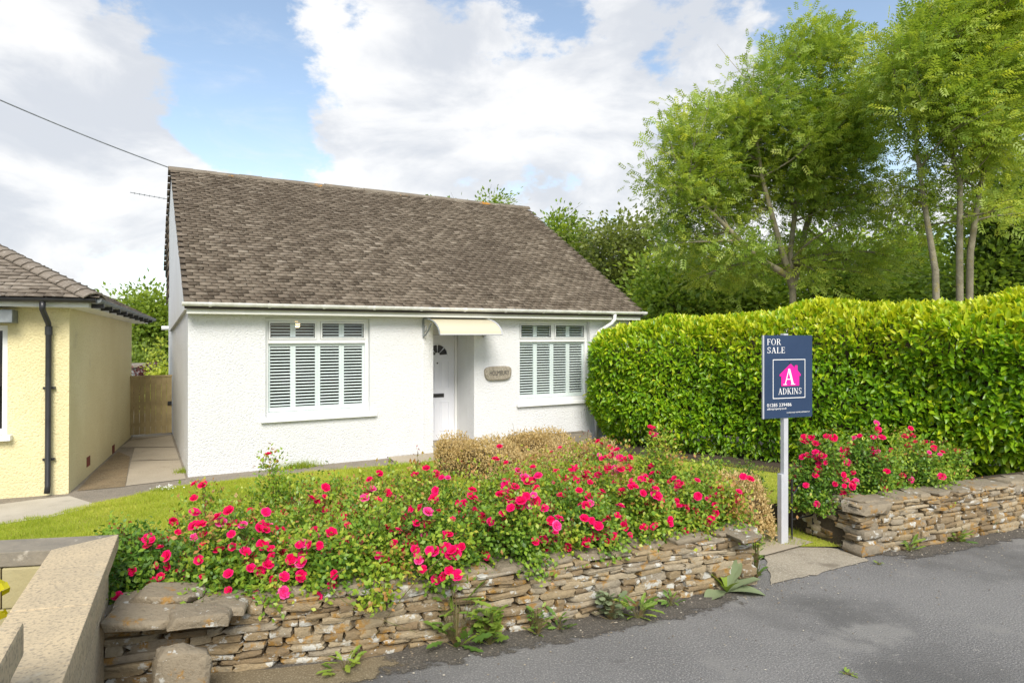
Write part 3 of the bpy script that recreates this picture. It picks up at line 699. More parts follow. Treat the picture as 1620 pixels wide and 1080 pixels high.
link('lettering', text_mesh('lettering', 'HOLMBURY', .12, .001, m_black, .40), pl, None, (.085, -.0605, .105), (R(90), 0, 0))
# stone trough against the wall
tr_ = empty('stone_trough', hp(6.05, -.36, 0), UA, 'low dark stone trough against the house wall below the right window', 'trough')
mb = MB().box(0, .86, 0, .30, 0, .08).box(0, .86, 0, .05, .08, .19).box(0, .86, .25, .30, .08, .19).box(0, .05, .05, .25, .08, .19).box(.81, .86, .05, .25, .08, .19)
mb.obj('basin', m_copdark, tr_); MB().box(.05, .81, .05, .25, .081, .16).obj('soil', m_soil, tr_)
# aerial and overhead line
ae = empty('television_aerial', hp(-.02, 5.2, 4.5), UA, 'small television aerial sticking out past the left gable of the bungalow', 'aerial')
MB().tube([(0, 0, 0), (0, 0, .55)], .014, 6).obj('mast', m_lead, ae)
MB().tube([(.05, 0, .42), (-.75, .1, .52)], .008, 5).obj('boom', m_lead, ae)
for k in range(8): MB().tube([(-.04 - k*.09, .005+k*.012 - .10, .43 + k*.0112), (-.04 - k*.09, .005+k*.012 + .10, .43 + k*.0112)], .005, 4).obj('element', m_lead, ae)
a, b = at(-260, 40, 9.0), hp(-.05, RD, RH + .03)
tag(MB().tube([a.lerp(b, k/24) - Vector((0, 0, .08*4*(k/24)*(1-k/24))) for k in range(25)], .011, 5).obj('overhead_cable', m_lead), 'thin black overhead cable running from the left to the ridge end', 'cable')

# ================================================================ CREAM BUNGALOW
NC = Vector((-5.73, 8.52, 0)); ND = Vector((-1.95, 4.78, 0)); NL = ND.length; NA = math.atan2(-ND.x, ND.y)
nb = empty('cream_bungalow', NC, NA, 'cream roughcast bungalow with hipped tiled roof and black downpipe at the left edge', 'house', rx=0)
nb.rotation_euler = (R(-1.2), 0, NA)
eye_n = nb.matrix_basis.inverted() @ Vector((0, 0, EYE))
NW = 8.0
WZ0, WZ1 = .80, 2.18
holed_wall(-NW, -.262, -.1, 2.47, 0, .26, [(-2.9, -.66, WZ0, WZ1)]).obj('front_wall', m_cream, nb)
MB().box(-.26, 0, .0, NL, -.25, 2.47).obj('side_wall', m_cream, nb)
MB().box(-NW, -.262, NL - .26, NL, -.25, 2.47).obj('back_wall', m_cream, nb)
MB().box(-NW, -NW + .25, .262, NL - .262, -.25, 2.47).obj('side_wall', m_cream, nb)
wn = bpy.data.objects.new('window', None); COL.objects.link(wn); wn.parent = nb; wn.location = (-2.9, .06, WZ0)
MB().box(.002, 2.237, 0, .06, 0, .07).box(.002, 2.237, 0, .06, 1.31, 1.378).box(.002, .07, .001, .06, .07, 1.31).box(2.17, 2.237, .001, .06, .07, 1.31).box(.99, 1.05, .001, .06, .07, 1.31).obj('frame', m_upvc, wn, bevel=.004)
for xa, xb in ((.07, .99), (1.05, 2.17)): MB().add([(xa, .03, .07), (xb, .03, .07), (xb, .03, 1.31), (xa, .03, 1.31)], [(0,1,2,3)]).obj('pane', m_glass, wn)
MB().box(-.06, 2.30, -.16, .02, -.07, -.001).obj('sill', m_upvc, wn, bevel=.008)
MB().box(-2.9, -.55, -.24, -.002, 2.20, 2.36).obj('window_hood', m_lead, nb, bevel=.01)
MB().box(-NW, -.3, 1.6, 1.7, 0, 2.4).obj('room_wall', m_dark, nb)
OV = .30; EZ = 2.50; PT = math.tan(R(28))
MB().box(-NW, OV - .06, -OV + .04, -OV + .06, 2.40, 2.50).obj('fascia', m_upvc, nb)
MB().box(OV - .06, OV - .04, -OV + .04, NL + .25, 2.40, 2.50).obj('fascia', m_upvc, nb)
MB().box(.002, OV - .06, -OV + .06, NL + .25, 2.40, 2.415).obj('soffit', m_upvc, nb)
MB().box(-NW, .002, -OV + .06, -.002, 2.40, 2.415).obj('soffit', m_upvc, nb)
run = (NL + 2*OV) / 2
hipz = EZ + run * PT
ro = MB().add([(-NW, -OV, EZ), (OV, -OV, EZ), (OV, NL+OV, EZ), (-NW, NL+OV, EZ), (OV - run, -OV + run, hipz), (-NW, -OV + run, hipz)], [(0,1,4,5), (1,2,4), (2,3,5,4), (0,5,3), (0,3,2,1)]).obj('roof', m_under, nb)
cs, sn = math.cos(R(28)), math.sin(R(28)); sl_ = run / cs
tile_slope(ro, (0, -OV - .04, EZ - .01), (1, 0, 0), (0, cs, sn), -6.2, OV + .04, sl_, m_tile2, keep=lambda x, s: x < OV + .06 - s*cs, gauge=.11, tw=.2, n_single=250, eye=eye_n, seed=21)
tile_slope(ro, (OV + .04, 0, EZ - .01), (0, 1, 0), (-cs, 0, sn), -OV - .04, NL + OV, sl_, m_tile2, keep=lambda y, s: y > -OV - .06 + s*cs and y < NL + OV - s*cs, gauge=.11, tw=.2, n_single=0, seed=22)
hd = Vector((-1, 1, PT)).normalized(); hlen = run * math.sqrt(2 + PT*PT)
hx = Vector((1, 1, 0)).normalized(); hn = hx.cross(hd)
if hn.z < 0: hn = -hn
hv = []
for (a_, b_) in ((-.15, -.02), (-.08, .028), (0, .045), (.08, .028), (.15, -.02)):
    for (l_, k_) in ((0, .028), (.30, .0)): hv.append((a_ * (1 if l_ == 0 else .85), l_, b_ + k_))
hf = [(2*i, 2*i+1, 2*i+3, 2*i+2) for i in range(4)]
hv2 = hv + [(x, y, z - .02) for x, y, z in hv]; hf2 = hf + [tuple(10 + i for i in f[::-1]) for f in hf] + [(2*i, 2*i+2, 12+2*i, 10+2*i) for i in range(4)] + [(0, 10, 11, 1), (8, 9, 19, 18)]
hme = MB().add(hv2, hf2).mesh('hip_tile', m_tile2)
at_ = hme.attributes.new('tint', 'FLOAT', 'POINT'); at_.data.foreach_set('value', np.full(len(hme.vertices), .55, np.float32))
for k in range(int(hlen / .19)):
    P = Vector((OV + .05, -OV - .05, EZ + .015)) + hd * (k * .19)
    o = link('hip_tile', hme, ro); o.matrix_basis = Matrix(((hx.x, hd.x, hn.x, P.x), (hx.y, hd.y, hn.y, P.y), (hx.z, hd.z, hn.z, P.z), (0,0,0,1)))
MB().prism([(-NW, -OV - .065 + .05*math.cos(math.pi + math.pi*i/8), EZ + .0 + .05*math.sin(math.pi + math.pi*i/8)) for i in range(9)], (NW + OV + .06, 0, 0)).obj('gutter', m_black, nb)
sg = MB().prism([(OV + .065 + .05*math.cos(math.pi + math.pi*i/8), -OV - .02, EZ + .05*math.sin(math.pi + math.pi*i/8)) for i in range(9)], (0, NL + 2*OV, 0)).obj('gutter', m_lead, nb)
for k in range(9): MB().box(OV - .04, OV + .10, -.1 + k*.62, -.06 + k*.62, EZ - .10, EZ - .045).obj('bracket', m_black, sg)
dpx = -.21
dp = MB().tube([(dpx, -OV - .06, EZ - .04), (dpx, -OV - .06, EZ - .14), (dpx, -.09, EZ - .30), (dpx, -.07, EZ - .36), (dpx, -.07, .14), (dpx, -.11, .05)], .034, 12).obj('downpipe', m_black, nb, smooth=True)
for zz in (.45, 1.36): MB().box(dpx - .065, dpx + .065, -.05, -.001, zz, zz + .03).obj('pipe_clip', m_black, dp)
MB().tube([(dpx, -.07, 2.05), (dpx, -.07, 2.16)], .042, 12).obj('pipe_collar', m_black, dp)
m_airbrick = surf('red_air_brick', (.22, .06, .04), (.16, .05, .035), 8, .9)
for yy, zz in ((1.05, .12), (3.05, .02)): MB().box(-.005, .006, yy, yy + .22, zz + .05, zz + .19).obj('air_brick', m_airbrick, nb)

# side gate
gt = empty('side_gate', hp(-.80, 4.66, 0), UA, 'weathered vertical board gate closing the passage between the two bungalows', 'gate')
for k in range(8): MB().box(.005 + k*.097, .098 + k*.097, -.01 + (k % 2)*.004, .012, .05 + (k*7 % 3)*.004, 1.20).obj('board', m_wood, gt)
for zz in (.2, .62, 1.06): MB().box(.005, .775, .013, .05, zz, zz + .09).obj('rail', m_wood, gt)
MB().box(-.01, .785, -.02, .055, 1.202, 1.235).obj('top_rail', m_wood, gt)
MB().box(.70, .775, -.03, -.0105, .62, .70).obj('latch', m_black, gt, bevel=.005)
# distant shed
sh = empty('garden_shed', at(213, 590, 19) - Vector((0, 0, .94)), R(20), 'small grey clad shed roof just above the side gate', 'shed')
sb_ = MB(); sb_.box(-1.2, .3, 0, 1.6, -.1, 1.1).obj('wall', m_lead, sh); MB().box(-1.3, .4, -.1, 1.7, 1.101, 1.17).obj('roof', m_copdark, sh)
for k in range(6): MB().box(-1.2, .3, -.02, -.002, .02 + k*.18, .18 + k*.18).obj('board', m_lead, sh)

# ================================================================ BOUNDARY WALL (cast stone coping)
K = Vector((-2.475, 4.15, 0)); I_ = Vector((-2.69, 3.846, 0)); dB = Vector((.434, -.901, 0)).normalized(); dA = Vector((-.985, -.17, 0)).normalized()
bw = empty('garden_boundary_wall', (K.x, K.y, 0), 0, 'low boundary wall with sandy flat coping slabs in the bottom left corner', 'wall')
def rel(p, z): return (p.x - K.x, p.y - K.y, z)
def slab(a, b, c, e, z0, z1, mat, name='coping_slab', bev=.006):
    mb = MB().prism([rel(q, z0) for q in (a, b, c, e)], (0, 0, z1 - z0))
    return mb.obj(name, mat, bw, bevel=bev)
cuts = [0, .60, 1.20, 1.81, 2.16]
for i in range(4):
    o0, o1 = K + dB * (cuts[i] + .003), K + dB * (cuts[i+1] - .003)
    i0, i1 = I_ + dB * (cuts[i] - .0 + .003 if i else .0), I_ + dB * (cuts[i+1] - .24 - .003) 
    if i: i0 = I_ + dB * (cuts[i] - .24 + .003)
    slab(o0, o1, i1, i0, .715, .80 + (.002 if i % 2 else 0), m_coping)
a0, a1 = K + dA * .004, K + dA * 1.3; b0, b1 = I_ + dA * .004, I_ + dA * 1.1
slab(a0 + dB * 0, b0, b1, a1, .712, .798, m_copdark)
slab(K + dA * 1.306, I_ + dA * 1.106, I_ + dA * 2.6, K + dA * 2.8, .712, .798, m_copdark)
nB = Vector((dB.y, -dB.x, 0))     # towards the neighbour
ins = .045
if (I_ - K).dot(nB) < 0: nB = -nB
wB = abs((I_ - K).dot(nB))
q0 = K + nB * ins + dB * .1; q1 = q0 + dB * 2.0
for c_ in range(3):
    z0, z1 = c_ * .238, (c_ + 1) * .238 - .006
    for j in range(6):
        off_ = -.0 if c_ % 2 == 0 else .22
        s0, s1 = max(0, j*.55 - off_), min(2.05, (j+1)*.55 - off_ - .006)
        if s1 - s0 < .05: continue
        p0, p1 = q0 + dB * s0, q0 + dB * s1
        slab(p0, p1, p1 + nB * (wB - 2*ins), p0 + nB * (wB - 2*ins), z0, z1, m_coping, 'block', .008)
r0 = K + dA * .30 + dB * .045
for c_ in range(3):
    for j in range(5):
        off_ = 0 if c_ % 2 else .2
        s0, s1 = max(0, j*.5 - off_), (j+1)*.5 - off_ - .006
        p0, p1 = r0 + dA * s0, r0 + dA * s1
        slab(p0, p0 + dB * .235, p1 + dB * .235, p1, c_ * .237, (c_+1) * .237 - .006, m_block, 'block', .008)
# end pier at the near end
pr = empty('wall_end_pier', Vector((-1.715, 1.93, 0)), UA + R(-3), 'dark weathered square stone pier at the bottom left corner of the picture', 'pier')
MB().box(-.19, .17, -.34, .17, 0, .98).obj('shaft', m_coping, pr, bevel=.008); MB().box(-.22, .20, -.38, .20, .983, 1.10).obj('cap', m_coping, pr, bevel=.014)
sheet('neighbour_bed_soil', [(K + nB*.3 + dA*.2)[:2], (K + nB*.3 + dB*3.2)[:2], (-4.5, .3), (-5.2, 3.4)], .012, m_soil)

# ================================================================ DRY STONE WALLS
def stone_variants(mat, n, seed, name='stone', block=.55, cuts=2, ex=5, sharp=38):
    r = np.random.default_rng(seed); res = []
    for k in range(n):
        bm = bmesh.new(); bmesh.ops.create_cube(bm, size=1.0)
        bmesh.ops.subdivide_edges(bm, edges=bm.edges[:], cuts=cuts, use_grid_fill=True)
        ph = r.uniform(0, 6.28, 6); tap = r.uniform(-.18, .18, 2)
        for v in bm.verts:
            p = np.array(v.co) * 2
            q = np.sign(p) * np.abs(p) ** 1.0; nrm = (np.abs(p) ** ex).sum() ** (1/ex)
            p = p * ((1 - block) + block / max(nrm, 1e-6) * 1.0) if nrm > 0 else p
            p[1] *= 1 + tap[0] * p[0]; p[2] *= 1 + tap[1] * p[0]
            p += .07 * np.array([math.sin(3*p[1] + ph[0]) + math.sin(4*p[2] + ph[1]), math.sin(3.3*p[0] + ph[2]), 1.6*math.sin(2.6*p[0] + ph[3]) + .8*math.sin(5*p[0] + ph[4])])
            p += r.normal(0, .055 if cuts < 3 else .030, 3)
            v.co = p * .5
        bmesh.ops.recalc_face_normals(bm, faces=bm.faces)
        me = bpy.data.meshes.new(name); bm.to_mesh(me); bm.free(); me.materials.append(mat)
        me.shade_smooth(); me.set_sharp_from_angle(angle=R(sharp)); res.append(me)
    return res
SV = stone_variants(m_stone, 14, 5); CV = stone_variants(m_cap, 6, 9, cuts=3, block=.8, ex=4, sharp=60); RV = stone_variants(m_cap, 4, 19, cuts=5, block=.85, ex=4.5, sharp=32)
def dry_wall(name, path, H, label, seed, cap_end=None):
    r = random.Random(seed); root = empty(name, (path[0].x, path[0].y, 0), 0, label, 'wall')
    L = plen(path); th = .30
    mb = MB(); inner = offs(path, .10); outer = offs(path, th)
    for i in range(len(path) - 1):
        a, b, c, e = inner[i], inner[i+1], outer[i+1], outer[i]
        mb.prism([(p.x - path[0].x, p.y - path[0].y, 0) for p in (a, b, c, e)], (0, 0, H - .05))
    mb.obj('core', m_copdark, root)
    z = 0.0; c = 0
    while z < H - .055:
        h = r.choice([r.uniform(.03, .045), r.uniform(.04, .075)])
        if z + h > H - .055: h = max(.03, H - .055 - z)
        s = -r.uniform(0, .1)
        while s < L:
            l = r.choice([r.uniform(.09, .16), r.uniform(.14, .26), r.uniform(.2, .36)])
            mid = min(max(s + l/2, .02), L - .02); P, t = along(path, mid)
            hh = h * r.uniform(.72, 1.14); n_ = Vector((-t.y, t.x, 0)); dep = r.uniform(.13, .19)
            o = link('stone', r.choice(SV), root, None, (P.x - path[0].x + n_.x*(dep/2 + r.uniform(-.022, .018)), P.y - path[0].y + n_.y*(dep/2 + r.uniform(-.02, .015)), z + h/2 + r.uniform(-.004, .004)),
                     (r.uniform(-.05, .05), r.uniform(-.045, .045), math.atan2(t.y, t.x) + r.uniform(-.06, .06)), ((l - .004) * r.choice([1, -1]), dep, hh * 1.06))
            s += l
        z += h * .96; c += 1
    s = 0
    while s < L:                                             # flat cap stones
        l = r.uniform(.18, .46); l = min(l, L - s + .05); mid = min(s + l/2, L - .02); P, t = along(path, mid); n_ = Vector((-t.y, t.x, 0)); hh = r.uniform(.045, .07)
        link('cap_stone', r.choice(CV), root, None, (P.x - path[0].x + n_.x*(th/2 + r.uniform(-.02, .02)), P.y - path[0].y + n_.y*(th/2), H - .03 + r.uniform(-.008, .01)), (r.uniform(-.04, .04), r.uniform(-.03, .03), math.atan2(t.y, t.x) + r.uniform(-.04, .04)), (l - .008, th + r.uniform(-.06, .03), hh))
        s += l
    return root
def hull_stones(mat, n, seed, name, npts=16):
    r = np.random.default_rng(seed); res = []
    for k in range(n):
        bm = bmesh.new()
        for sx in (-1, 1):
            for sy in (-1, 1):
                for sz in (-1, 1): bm.verts.new(np.array([sx*r.uniform(.68, 1), sy*r.uniform(.66, 1), sz*r.uniform(.7, .95)]) * .5)
        for _ in range(npts):
            p = r.uniform(-1, 1, 3); ax = r.integers(3); p[ax] = math.copysign(r.uniform(.92, 1.04), p[ax]); p[(ax+1) % 3] *= .75; p[(ax+2) % 3] *= .75; bm.verts.new(p * .5)
        bmesh.ops.convex_hull(bm, input=bm.verts)
        bmesh.ops.delete(bm, geom=[v for v in bm.verts if not v.link_faces], context='VERTS')
        bmesh.ops.subdivide_edges(bm, edges=bm.edges[:], cuts=1, use_grid_fill=True)
        for v in bm.verts: v.co += Vector(r.normal(0, .012, 3))
        bmesh.ops.bevel(bm, geom=[e for e in bm.edges if e.calc_face_angle(0) > .35], offset=.022, segments=2, affect='EDGES', profile=.6, clamp_overlap=True)
        bmesh.ops.recalc_face_normals(bm, faces=bm.faces)
        me = bpy.data.meshes.new(name); bm.to_mesh(me); bm.free(); me.materials.append(mat); me.shade_smooth(); me.set_sharp_from_angle(angle=R(30)); res.append(me)
    return res
RV = hull_stones(m_cap, 5, 23, 'cap_stone', 20); CV = hull_stones(m_cap, 8, 24, 'cap_stone', 16)
WLF = WL + [Vector((1.80, 5.78, 0))]; WRF = [Vector((3.02, 6.70, 0))] + WR
wl = dry_wall('dry_stone_wall', WLF, .46, 'long lichened dry stone wall holding the main rose bed beside the road', 31)
wr = dry_wall('dry_stone_wall', WRF, .50, 'shorter dry stone wall right of the sign post below the hedge', 37)
r_ = random.Random(77)
# big corner blocks of the right wall
e0 = WRF[0]; cc = WR[0] - e0
for k, (dx, dy, zz, sx, sy, sz, rz) in enumerate(((.06, .10, .055, .34, .26, .11, .38), (.08, .12, .20, .30, .26, .09, .30), (.10, .14, .43, .40, .34, .13, .40))):
    link('corner_block', RV[k], wr, None, (cc.x + dx, cc.y + dy, zz), (0, 0, rz), (sx, sy, sz))
link('core', hull_stones(m_cap, 1, 91, 'core', 16)[0], wr, None, (cc.x*.5 + .15, cc.y*.5 + .06, .21), (0, 0, math.atan2(cc.y, cc.x)), (.66, .24, .42))
# end block of the long wall and the big flat boulders at its left end
e1 = WL[-1] - WL[0]
link('end_block', RV[3], wl, None, (e1.x - .10, e1.y + .12, .395), (0, 0, .42), (.26, .36, .17))
for (px, py, sx, sy, sz, rz) in ((222, 990, .40, .30, .065, .15), (312, 986, .34, .26, .085, .3), (262, 962, .40, .28, .07, .1), (345, 972, .30, .24, .06, .25)):
    P = gp(px, py, .40); link('cap_stone', RV[(px // 7) % 5], wl, None, (P.x - WL[0].x - .01, P.y - WL[0].y + .07, .425 if py > 970 else .465), (0, R(3), rz), (sx, sy, sz))
bo = gp(272, 1088, 0); bo = Vector((-1.80, 3.58, 0))
bst = hull_stones(m_cap, 1, 58, 'standing_stone', 26)[0]
o = link('standing_stone', bst, None, None, (bo.x, bo.y, .17), (R(-8), R(7), R(14)), (.30, .20, .40)); tag(o, 'upright rough boulder standing in front of the left end of the stone wall', 'stone')

# ================================================================ FOR SALE SIGN
sp = Vector((2.67, 6.42, 0)); sg_ = empty('for_sale_sign', sp, R(20), 'navy estate agent for sale board on a pale post by the garden entrance', 'sign')
MB().box(-.026, .026, .0, .05, 0, 2.065).obj('post', m_alu, sg_, bevel=.004)
MB().box(-.060, -.028, -.004, .054, 0, .70).obj('post_stub', m_alu, sg_, bevel=.004)
BW, BH, BZ = .60, .80, 1.248
bx0 = -.285
bd = MB().box(bx0, bx0 + BW, -.008, -.001, BZ, BZ + BH).obj('board', m_navy, sg_)
MB().box(bx0 - .004, bx0 + .008, -.014, .004, BZ, BZ + BH).obj('board_edge', m_alu, sg_)
def onboard(me, name, x, z): return link(name, me, bd, None, (bx0 + x*BW, -.0105, BZ + BH*(1 - z)), (R(90), 0, 0))
dp_ = .0005
onboard(serif_line('FOR', .058, dp_, m_print, 'lettering', .175), 'lettering', .075, .115)
onboard(serif_line('SALE', .058, dp_, m_print, 'lettering', .225), 'lettering', .075, .215)
fx0, fx1, fz0, fz1 = .19, .85, .29, .765
lw = .007
mb = MB(); X0, X1, Z0, Z1 = fx0*BW, fx1*BW, -fz1*BH, -fz0*BH
for q in ((X0, X1, Z0, Z0+lw), (X0, X1, Z1-lw, Z1), (X0, X0+lw, Z0+lw, Z1-lw), (X1-lw, X1, Z0+lw, Z1-lw)): mb.add([(q[0], q[2], .0005), (q[1], q[2], .0005), (q[1], q[3], .0005), (q[0], q[3], .0005)], [(0,1,2,3)])
onboard(mb.mesh('border_line', m_print), 'border_line', 0, 0)
hs = [(.36, .615), (.36, .495), (.325, .495), (.325, .475), (.535, .350), (.56, .350), (.635, .395), (.635, .365), (.69, .365), (.69, .425), (.755, .475), (.755, .495), (.725, .495), (.725, .615)]
onboard(MB().add([(x*BW, -y*BH, .0006) for x, y in hs], [tuple(range(len(hs)))[::-1]]).mesh('house_emblem', m_pink), 'house_emblem', 0, 0)
o = onboard(serif_line('A', .155, dp_, m_print, 'lettering', .155), 'lettering', .405, .60); o.location.y -= .001
onboard(serif_line('ADKINS', .060, dp_, m_print, 'lettering', .29), 'lettering', .30, .715)
onboard(text_mesh('lettering', '01285 239486', .045, .0004, m_print, .295), 'lettering', .075, .86)
onboard(text_mesh('lettering', 'adkinsproperty.co.uk', .03, .0004, m_print, .235), 'lettering', .075, .905)
onboard(text_mesh('lettering', 'LAUNCHING HOMES DIFFERENTLY', .016, .0004, m_print, .285), 'lettering', .47, .945)
for zz in (.33, .965): MB().tube([(bx0 + .53*BW, -.013, BZ + BH*(1-zz)), (bx0 + .53*BW, -.008, BZ + BH*(1-zz))], .006, 8).obj('bolt', m_black, bd)
# little black metal frame beside the post
fg = empty('black_metal_frame', (2.78, 6.55, 0), R(20), 'small black metal garden gate frame standing open behind the sign post', 'gate')
MB().tube([(0, 0, 0), (0, 0, .62)], .011, 6).obj('upright', m_black, fg); MB().tube([(.27, 0, .05), (.27, 0, .62)], .011, 6).obj('upright', m_black, fg)
MB().tube([(0, 0, .22), (.27, 0, .24)], .008, 6).obj('rail', m_black, fg); MB().tube([(0, 0, .45), (.1, 0, .56), (.27, 0, .58)], .008, 6).obj('rail', m_black, fg)

sheet('hedge_foot_soil', [(1.5, 12.7), (1.2, 11.9), (3.9, 9.7), (6.0, 8.05), (6.6, 7.85), (8.5, 8.2), (5, 12)], .030, m_soil)
# ================================================================ VEGETATION
def vary(base, n, sd=.18): return np.clip(rng.normal(base, sd, n), 0, 1)

# ---------------------------------------------------------------- laurel hedge
H0, H1 = Vector((1.24, 12.44, 0)), Vector((8.6, 6.95, 0)); hdv = (H1 - H0); HL = hdv.length; hdv.normalize()
hnv = Vector((-hdv.y, hdv.x, 0))
if hnv.y > 0: hnv = -hnv                       # towards the garden and camera
hedge = empty('laurel_hedge', H0, math.atan2(hdv.y, hdv.x), 'tall clipped laurel hedge with glossy leaves and yellow green top', 'hedge')
TH = 1.5
def hedge_top(s): return 2.07 + .37 * np.clip(s / 4.0, 0, 1) + .03 * np.sin(s * 2.1)
def hedge_pts(n):
    """points on the rounded surface of the hedge, local x along, y back, z up; returns points and outward normals"""
    s = rng.uniform(-.1, HL, n); u = rng.uniform(0, 1, n)
    top = hedge_top(s); rr = .38
    Lf = 2.0; La = rr * math.pi / 2; Lt = .9
    q = u * (Lf + La + Lt)
    z = np.where(q < Lf, .08 + q / Lf * (top - rr - .08), 0); y = np.zeros(n); ny = -np.ones(n); nz = np.zeros(n)
    a = np.clip((q - Lf) / La, 0, 1) * math.pi / 2
    arc = (q >= Lf) & (q < Lf + La); y = np.where(arc, rr - rr*np.cos(a), y); z = np.where(arc, top - rr + rr*np.sin(a), z); ny = np.where(arc, -np.cos(a), ny); nz = np.where(arc, np.sin(a), nz)
    tp = q >= Lf + La; y = np.where(tp, rr + (q - Lf - La), y); z = np.where(tp, top, z); ny = np.where(tp, 0, ny); nz = np.where(tp, 1, nz)
    nx = np.zeros(n)
    # rounded left end and undercut foot
    e = np.clip(1 - (s + .1) / .75, 0, 1); y = y + e**2 * .65 * (1 - tp*.3); nx = nx - e * 1.2; z = z - e**2 * .42 * (z / 2.3)**2; s = s + np.clip((.8 - z)/.8, 0, 1)**1.5 * .35 * e
    y = y + np.clip((.75 - z) / .6, 0, 1)**2 * .22
    bul = .09*np.sin(s*2.3 + z*1.7) + .06*np.sin(s*5.1 - z*3.3 + 1) + .05*np.sin(s*11 + z*7)*np.sin(z*9 - s*4) + .04*np.sin(z*5.7 + s*1.1)
    y = y + bul * np.where(tp, .2, 1); z = z + bul * nz * .5
    return np.stack([s, y, z], 1), unit(np.stack([nx, ny, nz + .001], 1))
NLV = 42000
P, N = hedge_pts(NLV); dep = rng.exponential(.06, NLV); dep = np.minimum(dep, .3) - .03
P = P - N * dep[:, None]
up = np.array([0, 0, 1.0])
D = unit(N * rng.uniform(.35, 1.1, (NLV, 1)) + up * rng.normal(.15, .55, (NLV, 1)) + rdir(NLV) * .75)
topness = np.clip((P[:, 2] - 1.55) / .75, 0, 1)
D = unit(D + up * (topness * .9)[:, None])
Nn = unit(N * .6 + up * .7 + rdir(NLV) * .45)
Ls = rng.uniform(.055, .145, NLV) * (1 + .25*np.clip(P[:, 0] - 4.5, 0, 2)/2); Ws = Ls * rng.uniform(.36, .46, NLV)
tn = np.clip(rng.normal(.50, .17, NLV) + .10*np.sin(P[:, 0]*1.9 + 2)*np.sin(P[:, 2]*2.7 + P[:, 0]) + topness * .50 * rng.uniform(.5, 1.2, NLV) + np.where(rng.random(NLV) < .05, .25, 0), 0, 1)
Mh = hedge.matrix_basis.copy(); cam_l = np.array(Mh.inverted() @ Vector((0, 0, EYE)))
rank = np.linalg.norm(P - cam_l, axis=1) + np.where((P[:, 2] < 1.0) | (dep > .05) | (P[:, 0] > 6.0), 50, 0)
near = set(np.argsort(rank)[:300].tolist()); far = np.array([i for i in range(NLV) if i not in near])
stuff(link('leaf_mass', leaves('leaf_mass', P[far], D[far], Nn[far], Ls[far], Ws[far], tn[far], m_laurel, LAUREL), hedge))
lv_var = []
for k in range(8):
    lv_var.append(leaves('leaf', np.zeros((1, 3)), np.array([[1.0, 0, 0]]), np.array([[0, 0, 1.0]]), 1.0, .42, np.array([.34 + .08*k]), m_laurel, LAUREL))
for i in near:
    d_ = D[i]; b_ = unit(np.cross(Nn[i], d_)); n_ = np.cross(d_, b_)
    o = link('leaf', lv_var[int(np.clip((tn[i] - .30) / .08, 0, 7))], hedge); L_ = Ls[i]
    o.matrix_basis = Matrix([[d_[j]*L_, b_[j]*L_, n_[j]*L_, P[i][j]] for j in range(3)] + [[0, 0, 0, 1]])
mb = MB(); xs = np.linspace(.12, HL, 14)
for i in range(13):
    a, b = xs[i], xs[i+1]; ta, tb = hedge_top(a) - .30, hedge_top(b) - .30; e = .35 if i == 0 else 0
    mb.prism([(a, .42 + e, .35), (a, 1.2, .35), (a, 1.2, ta), (a, .62 + e, ta), (a, .42 + e, ta - .3)], (b - a, 0, 0))
mb.obj('twig_core', m_bark2, hedge)
for k in range(16):
    x = .4 + k * .52; MB().tube([(x, .6, -.02), (x + .05, .58, .3), (x + rr.uniform(-.1, .1), .5, .9)], [.03, .026, .02], 6).obj('stem', m_bark2, hedge)

